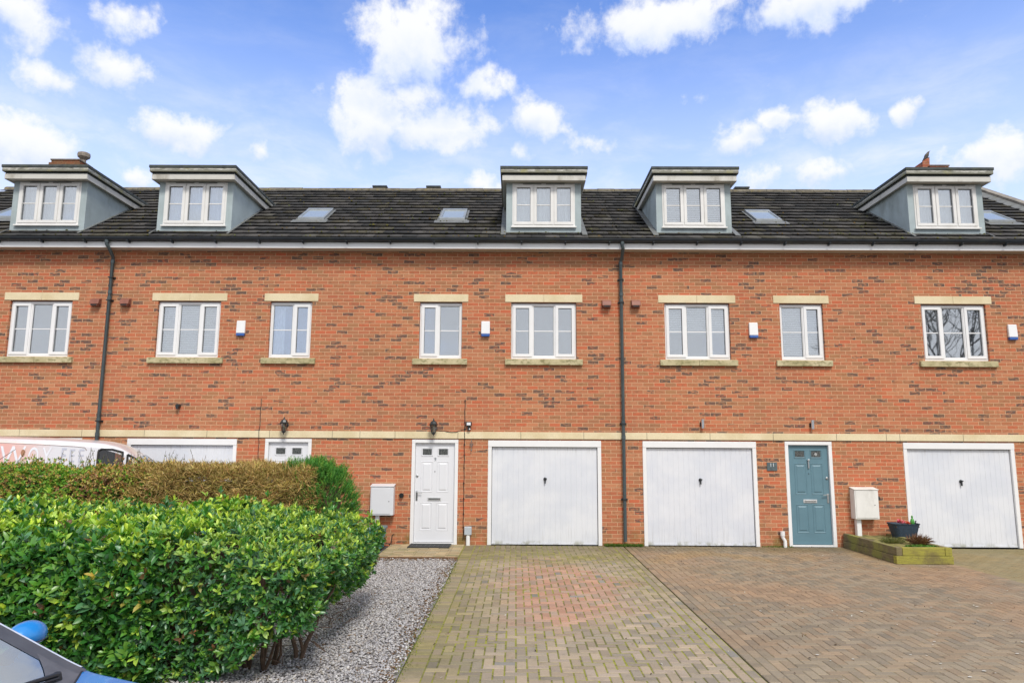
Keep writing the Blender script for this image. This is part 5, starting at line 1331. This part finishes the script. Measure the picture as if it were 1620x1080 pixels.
def van():
    root = thing('van', (-7.2, -2.15, 0), 'white van with pale pink lettered side parked behind the hedges at the left', 'van')
    m, t, b = mat('van_paint'); tcv = t.nodes.new('ShaderNodeTexCoord'); p = sep(t, vmath(t, 'ADD', tcv.outputs['Object'], (-7.2, -2.15, 0))); n = noise_(t, tcv.outputs['Object'], 3.2, 4, .6)
    k = mapr(t, math_(t, 'ADD', math_(t, 'MULTIPLY', p[0], -1.0), math_(t, 'MULTIPLY', math_(t, 'SUBTRACT', n, .5), .9)), 7.2, 8.1, 0, 1)
    zf = mapr(t, p[2], 2.0, 1.93, .35, 1); c = mixc(t, math_(t, 'MULTIPLY', k, zf), (.66, .65, .69), (.72, .40, .37))
    k2 = math_(t, 'MULTIPLY', k, mapr(t, noise_(t, pos(t), 2.1, 3, .5), .5, .7, 0, .6)); c = mixc(t, k2, c, (.72, .46, .34))
    t.links.new(c, b.inputs['Base Color']); b.inputs['Roughness'].default_value = .28; b.inputs['Coat Weight'].default_value = .4
    top = [(-9.35, 1.9), (-9.3, 2.02), (-9.0, 2.065), (-8.06, 2.05), (-7.55, 2.035), (-7.2, 2.018), (-6.76, 1.99), (-6.62, 1.973), (-6.45, 1.93), (-6.36, 1.893), (-6.27, 1.84), (-6.18, 1.775), (-6.0, 1.63), (-5.65, 1.34), (-5.5, 1.2), (-5.1, 1.08), (-4.85, .92), (-4.76, .7)]
    hw = [(-9.35, .90), (-9.2, .95), (-5.6, .95), (-5.0, .88), (-4.76, .72)]
    width = [(.24, .95), (.45, 1.0), (1.15, 1.0), (1.55, .975), (1.9, .925), (2.1, .88)]
    B = Body(-2.15, top, hw, width, rad=.10)
    main = [(-6.70, 1.82), (-6.66, 1.85), (-6.50, 1.845), (-6.345, 1.80), (-6.345, 1.18), (-6.62, 1.15), (-6.70, 1.3)]
    quart = [(-6.27, 1.765), (-6.17, 1.71), (-6.0, 1.58), (-5.80, 1.38), (-5.80, 1.24), (-6.27, 1.19)]
    def cls(x, y, z, j, nJ):
        sideface = j < B.n1 or j >= nJ-1-B.n1
        if sideface and inside(x, z, main): return 'side0' if y < 0 else 'side1'
        if sideface and inside(x, z, quart): return 'side2' if y < 0 else 'side3'
        if not sideface and -6.12 < x < -5.56 and abs(y) < .72: return 'screen'
        return 'body'
    GLV = glass_mat('van_glass', (.62, .58, .50), .05)
    parts = vehicle_shell(B, -9.35, -4.76, .025, cls, {'body': ('body', m), 'side0': ('side_window', GLV), 'side1': ('side_window', GLV), 'side2': ('quarter_window', GLV), 'side3': ('quarter_window', GLV), 'screen': ('windscreen', GLV)}, root)
    bd = parts['body']
    for s_ in (-1, 1):
        seal(B, main, s_, .018, BLACK_GAP, bd); seal(B, quart, s_, .018, BLACK_GAP, bd)
        for xs_, za, zb_ in ((-6.81, .35, 1.88), (-5.72, .4, 1.2)):
            MB().tube([(xs_, B.yc+s_*(B.off(xs_, z)+.0005), z) for z in np.linspace(za, zb_, 14)], .004, 4).build('door_seam', BLACK_GAP, bd)
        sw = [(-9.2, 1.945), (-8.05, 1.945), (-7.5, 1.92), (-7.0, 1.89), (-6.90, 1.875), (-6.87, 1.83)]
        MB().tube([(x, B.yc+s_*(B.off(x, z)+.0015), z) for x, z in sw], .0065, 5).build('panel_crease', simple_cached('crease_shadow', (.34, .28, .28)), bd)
        wheel(root, -5.65, B.yc+s_*.80, .33, s_); wheel(root, -8.75, B.yc+s_*.80, .33, s_)
        MB().box(-4.86, -4.80, B.yc+s_*.62-.12, B.yc+s_*.62+.12, .72, .88).build('headlight', GL_LAMP, root, bevel=.02)
    MB().box(-6.35, -6.05, B.yc-.6, B.yc+.6, .95, 1.12).box(-6.75, -6.6, B.yc+.25, B.yc+.6, .7, 1.30).box(-6.75, -6.6, B.yc-.6, B.yc-.25, .7, 1.30).build('seats', BLACK_GAP, root, bevel=.03)
    # lettering on the side facing the street
    wm = simple('pale_vinyl', (.74, .74, .80), .35, .02); gm = simple('grey_vinyl', (.48, .49, .58), .35, .03)
    def letter(ch, xc, zc, size, mm, sx):
        o = add_text(ch, size, (xc, 0, zc), mm, root, 'lettering', .0, sx); off = Vector(root.location)
        for v in o.data.vertices:
            w = v.co+off; v.co.y = B.yc-B.off(w.x, w.z)-.004-off.y
    letter('W', -7.88, 1.72, .46, wm, .72); letter('O', -7.60, 1.70, .46, wm, .42); letter('Y', -7.42, 1.70, .46, wm, .46)
    letter('F', -7.19, 1.73, .36, gm, .5); letter('E', -7.07, 1.735, .30, gm, .62); letter('E', -6.94, 1.735, .30, gm, .62)
    b = MB(); n = 16
    b.poly([(-7.745+.028*math.cos(a), 0, 1.79+.055*math.sin(a)) for a in np.linspace(0, 2*math.pi, n+1)[:-1]])
    b.v = [(x, B.yc-B.off(x, z)-.006, z) for x, y, z in b.v]; b.build('bean_emblem', simple('bean_brown', (.36, .17, .09), .5), root)
    # parked at an angle, nose turned towards the houses
    root.location = (-7.637, -2.075, 0); root.rotation_euler = (0, 0, R(22))
van()
def blue_car():
    root = thing('car', (-2.9, -11.82, 0), 'blue small car in the bottom left corner, windscreen, wiper and door mirror showing', 'car')
    m, t, b = mat('blue_car_paint'); b.inputs['Roughness'].default_value = .3; b.inputs['Coat Weight'].default_value = .5; b.inputs['Coat Roughness'].default_value = .05; b.inputs['Metallic'].default_value = .1
    c = mixc(t, mapr(t, noise_(t, pos(t), 18, 5, .7), .4, .7, 0, .25), (.012, .22, .60), (.04, .30, .68)); t.links.new(c, b.inputs['Base Color'])
    top = [(-4.75, .62), (-4.7, .8), (-4.5, 1.0), (-4.2, 1.22), (-3.8, 1.40), (-3.3, 1.475), (-2.95, 1.47), (-2.8, 1.42), (-2.33, 1.185), (-1.98, .995), (-1.90, .965), (-1.5, .885), (-1.15, .79), (-.95, .66), (-.88, .5)]
    hw = [(-4.75, .66), (-4.4, .79), (-3.9, .82), (-1.7, .82), (-1.2, .76), (-.88, .58)]
    width = [(.2, .94), (.4, 1.0), (.72, 1.0), (.90, .985), (1.15, .925), (1.35, .85), (1.5, .78)]
    B = Body(-11.82, top, hw, width, zb=.2, rad=.07, crown=.03, n3=26)
    side = [(-4.1, 1.15), (-3.7, 1.33), (-3.0, 1.37), (-2.75, 1.30), (-2.25, 1.02), (-2.3, .96), (-4.1, .96)]
    def xb(a): return -1.74-.26*(min(a, .75)/.58)**2
    def xc(a): return -1.70-.245*(min(a, .80)/.77)**1.3
    def wtop(x): return smooth_interp(x, hw)*interp(smooth_interp(x, top)-B.crown-B.rad, width)
    def S(x, yo, up=0.0):
        h = B.half(x); yo_ = abs(yo); z = h[-1][1]
        for (w0, z0), (w1, z1) in zip(h, h[1:]):
            if w1 <= yo_ <= w0 and z0 > .6: z = z0+(z1-z0)*(w0-yo_)/max(1e-6, (w0-w1)); break
        return (x, B.yc+yo, z+up)
    def cls(x, y, z, j, nJ):
        sf = j < B.n1 or j >= nJ-1-B.n1
        if sf and inside(x, z, side) and not (-3.25 < x < -3.17): return 'side0' if y < 0 else 'side1'
        a = abs(y)
        if not sf and -2.84 < x < xc(a)-.02 and a < wtop(x)-.06: return 'open'
        return 'body'
    def patch(name, f, nu, nv, m_):
        mb = MB()
        for i in range(nu+1):
            for j in range(nv+1): mb.v.append(f(i/nu, j/nv))
        for i in range(nu):
            for j in range(nv): a = i*(nv+1)+j; mb.f.append((a, a+1, a+nv+2, a+nv+1)); mb.m.append(0)
        return mb.build(name, m_, root, smooth=True)
    SC = glass_mat('windscreen_glass', (.62, .84, .80), .36, .03)
    P = vehicle_shell(B, -4.75, -.88, .0215, cls, {'body': ('body', m), 'side0': ('side_window', GLASS_DARK), 'side1': ('side_window', GLASS_DARK), 'open': ('screen_opening', BLACK_GAP)}, root)
    bpy.data.objects.remove([o for o in root.children if o.name.startswith('screen_opening')][0])
    TR = simple('grey_trim', (.075, .077, .083), .4, .15, 9); CW = simple('cowl_grey', (.10, .102, .112), .5, .15, 14); SV = simple('edge_highlight', (.60, .66, .76), .4, .1, 9, .0)
    def lat(x, u, e0, e1): return e0+(e1-e0)*u
    for sg in (-1, 1):
        def ftrim(u, v):
            x = -2.87+u*(xb(.60)+.10+2.87); w = wtop(x); return S(x, sg*(w-.056-.105*v), .007-.004*v)
        patch('pillar_trim', ftrim, 40, 8, TR)
        def fedge(u, v):
            x = -2.87+u*(xc(.76)-.005+2.87); w = wtop(x); return S(x, sg*(w+.002-.06*v), .006+.004*math.sin(v*math.pi))
        patch('pillar_highlight', fedge, 40, 6, SV)  # pale strip paints the highlight along the rounded pillar edge
    def fscreen(u, v):
        yo = (v*2-1)*.68; x = -2.88+u*(xb(abs(yo))+.012+2.88); k = (wtop(x)-.13)/.68; return S(x, yo*k, .001)
    patch('windscreen', fscreen, 40, 40, SC)
    def fcowl(u, v):
        yo = (v*2-1)*.775; a = abs(yo); x = xb(a)+u*(xc(a)-xb(a)); return S(x, yo*min(1, (wtop(x)-.03)/.775), .0045)
    patch('cowl', fcowl, 8, 60, CW)
    gl = [S(xc(abs(yo))+.002, yo, .002) for yo in np.linspace(-.765, .765, 50)]; MB().tube(gl, .0045, 5).build('bonnet_gap', BLACK_GAP, P['body'])
    for s_ in (-1, 1):
        seal(B, side, s_, .012, BLACK_GAP, P['body'])
        wheel(root, -1.55, B.yc+s_*.70, .30, s_, .18); wheel(root, -4.0, B.yc+s_*.70, .30, s_, .18)
        o = MB().lathe((-.99, B.yc+s_*.50, .62), [(.02, -.10), (.08, -.06), (.10, 0), (.08, .06), (.02, .10)], 16).build('headlight', GL_LAMP, root, smooth=True)
        # door mirror
        c = Vector((-2.328, B.yc+s_*.925, 1.048)); mb = MB(); nu, nv = 20, 12
        for i in range(nv+1):
            th = math.pi*i/nv
            for j in range(nu):
                ph = 2*math.pi*j/nu; x, y, z = math.sin(th)*math.cos(ph), math.sin(th)*math.sin(ph), math.cos(th)
                z = max(z, -.62); x = max(x, -.7)
                mb.v.append((c.x+.074*x+.012, c.y+s_*.0+.105*y, c.z+.064*z))
        for i in range(nv):
            for j in range(nu): a = i*nu+j; b_ = i*nu+(j+1) % nu; mb.f.append((a, b_, b_+nu, a+nu)); mb.m.append(0)
        mo = mb.build('door_mirror', m, root, smooth=True)
        MB().tube([(c.x+.012+.0755*math.cos(a_), c.y+.106*math.sin(a_), c.z-.022) for a_ in np.linspace(0, 2*math.pi, 33)], .0022, 5).build('housing_seam', BLACK_GAP, mo)
        MB().tube([(c.x+.02, B.yc+s_*.75, .985), (c.x+.01, c.y, 1.02)], .022, 8).build('mirror_arm', BLACK_GAP, mo)
    wp = [S(-1.93+.035*math.sin(k*.12)-.01*k, .55-.062*k, .024) for k in range(14)]
    MB().tube(wp, [.012]+[.010]*12+[.006], 8).build('wiper_arm', DARK_METAL, root); MB().tube([(p[0]+.014, p[1], p[2]-.012) for p in wp], .006, 5).build('wiper_blade', BLACK_GAP, root)
    MB().tube([S(-1.935, .57, .0), S(-1.932, .565, .03)], [.02, .014], 12).build('wiper_pivot', BLACK_GAP, root)
    MB().box(-2.55, -2.05, B.yc-.66, B.yc+.66, .78, .86).build('dashboard', simple('pale_dash', (.55, .60, .60), .8), root, bevel=.03)
    MB().box(-3.5, -2.9, B.yc-.62, B.yc-.1, .4, .95).box(-3.5, -2.9, B.yc+.1, B.yc+.62, .4, .95).box(-3.6, -3.35, B.yc-.6, B.yc+.6, .5, 1.15).build('seats', simple('seat_grey', (.30, .31, .32), .9), root, bevel=.05)
blue_car()
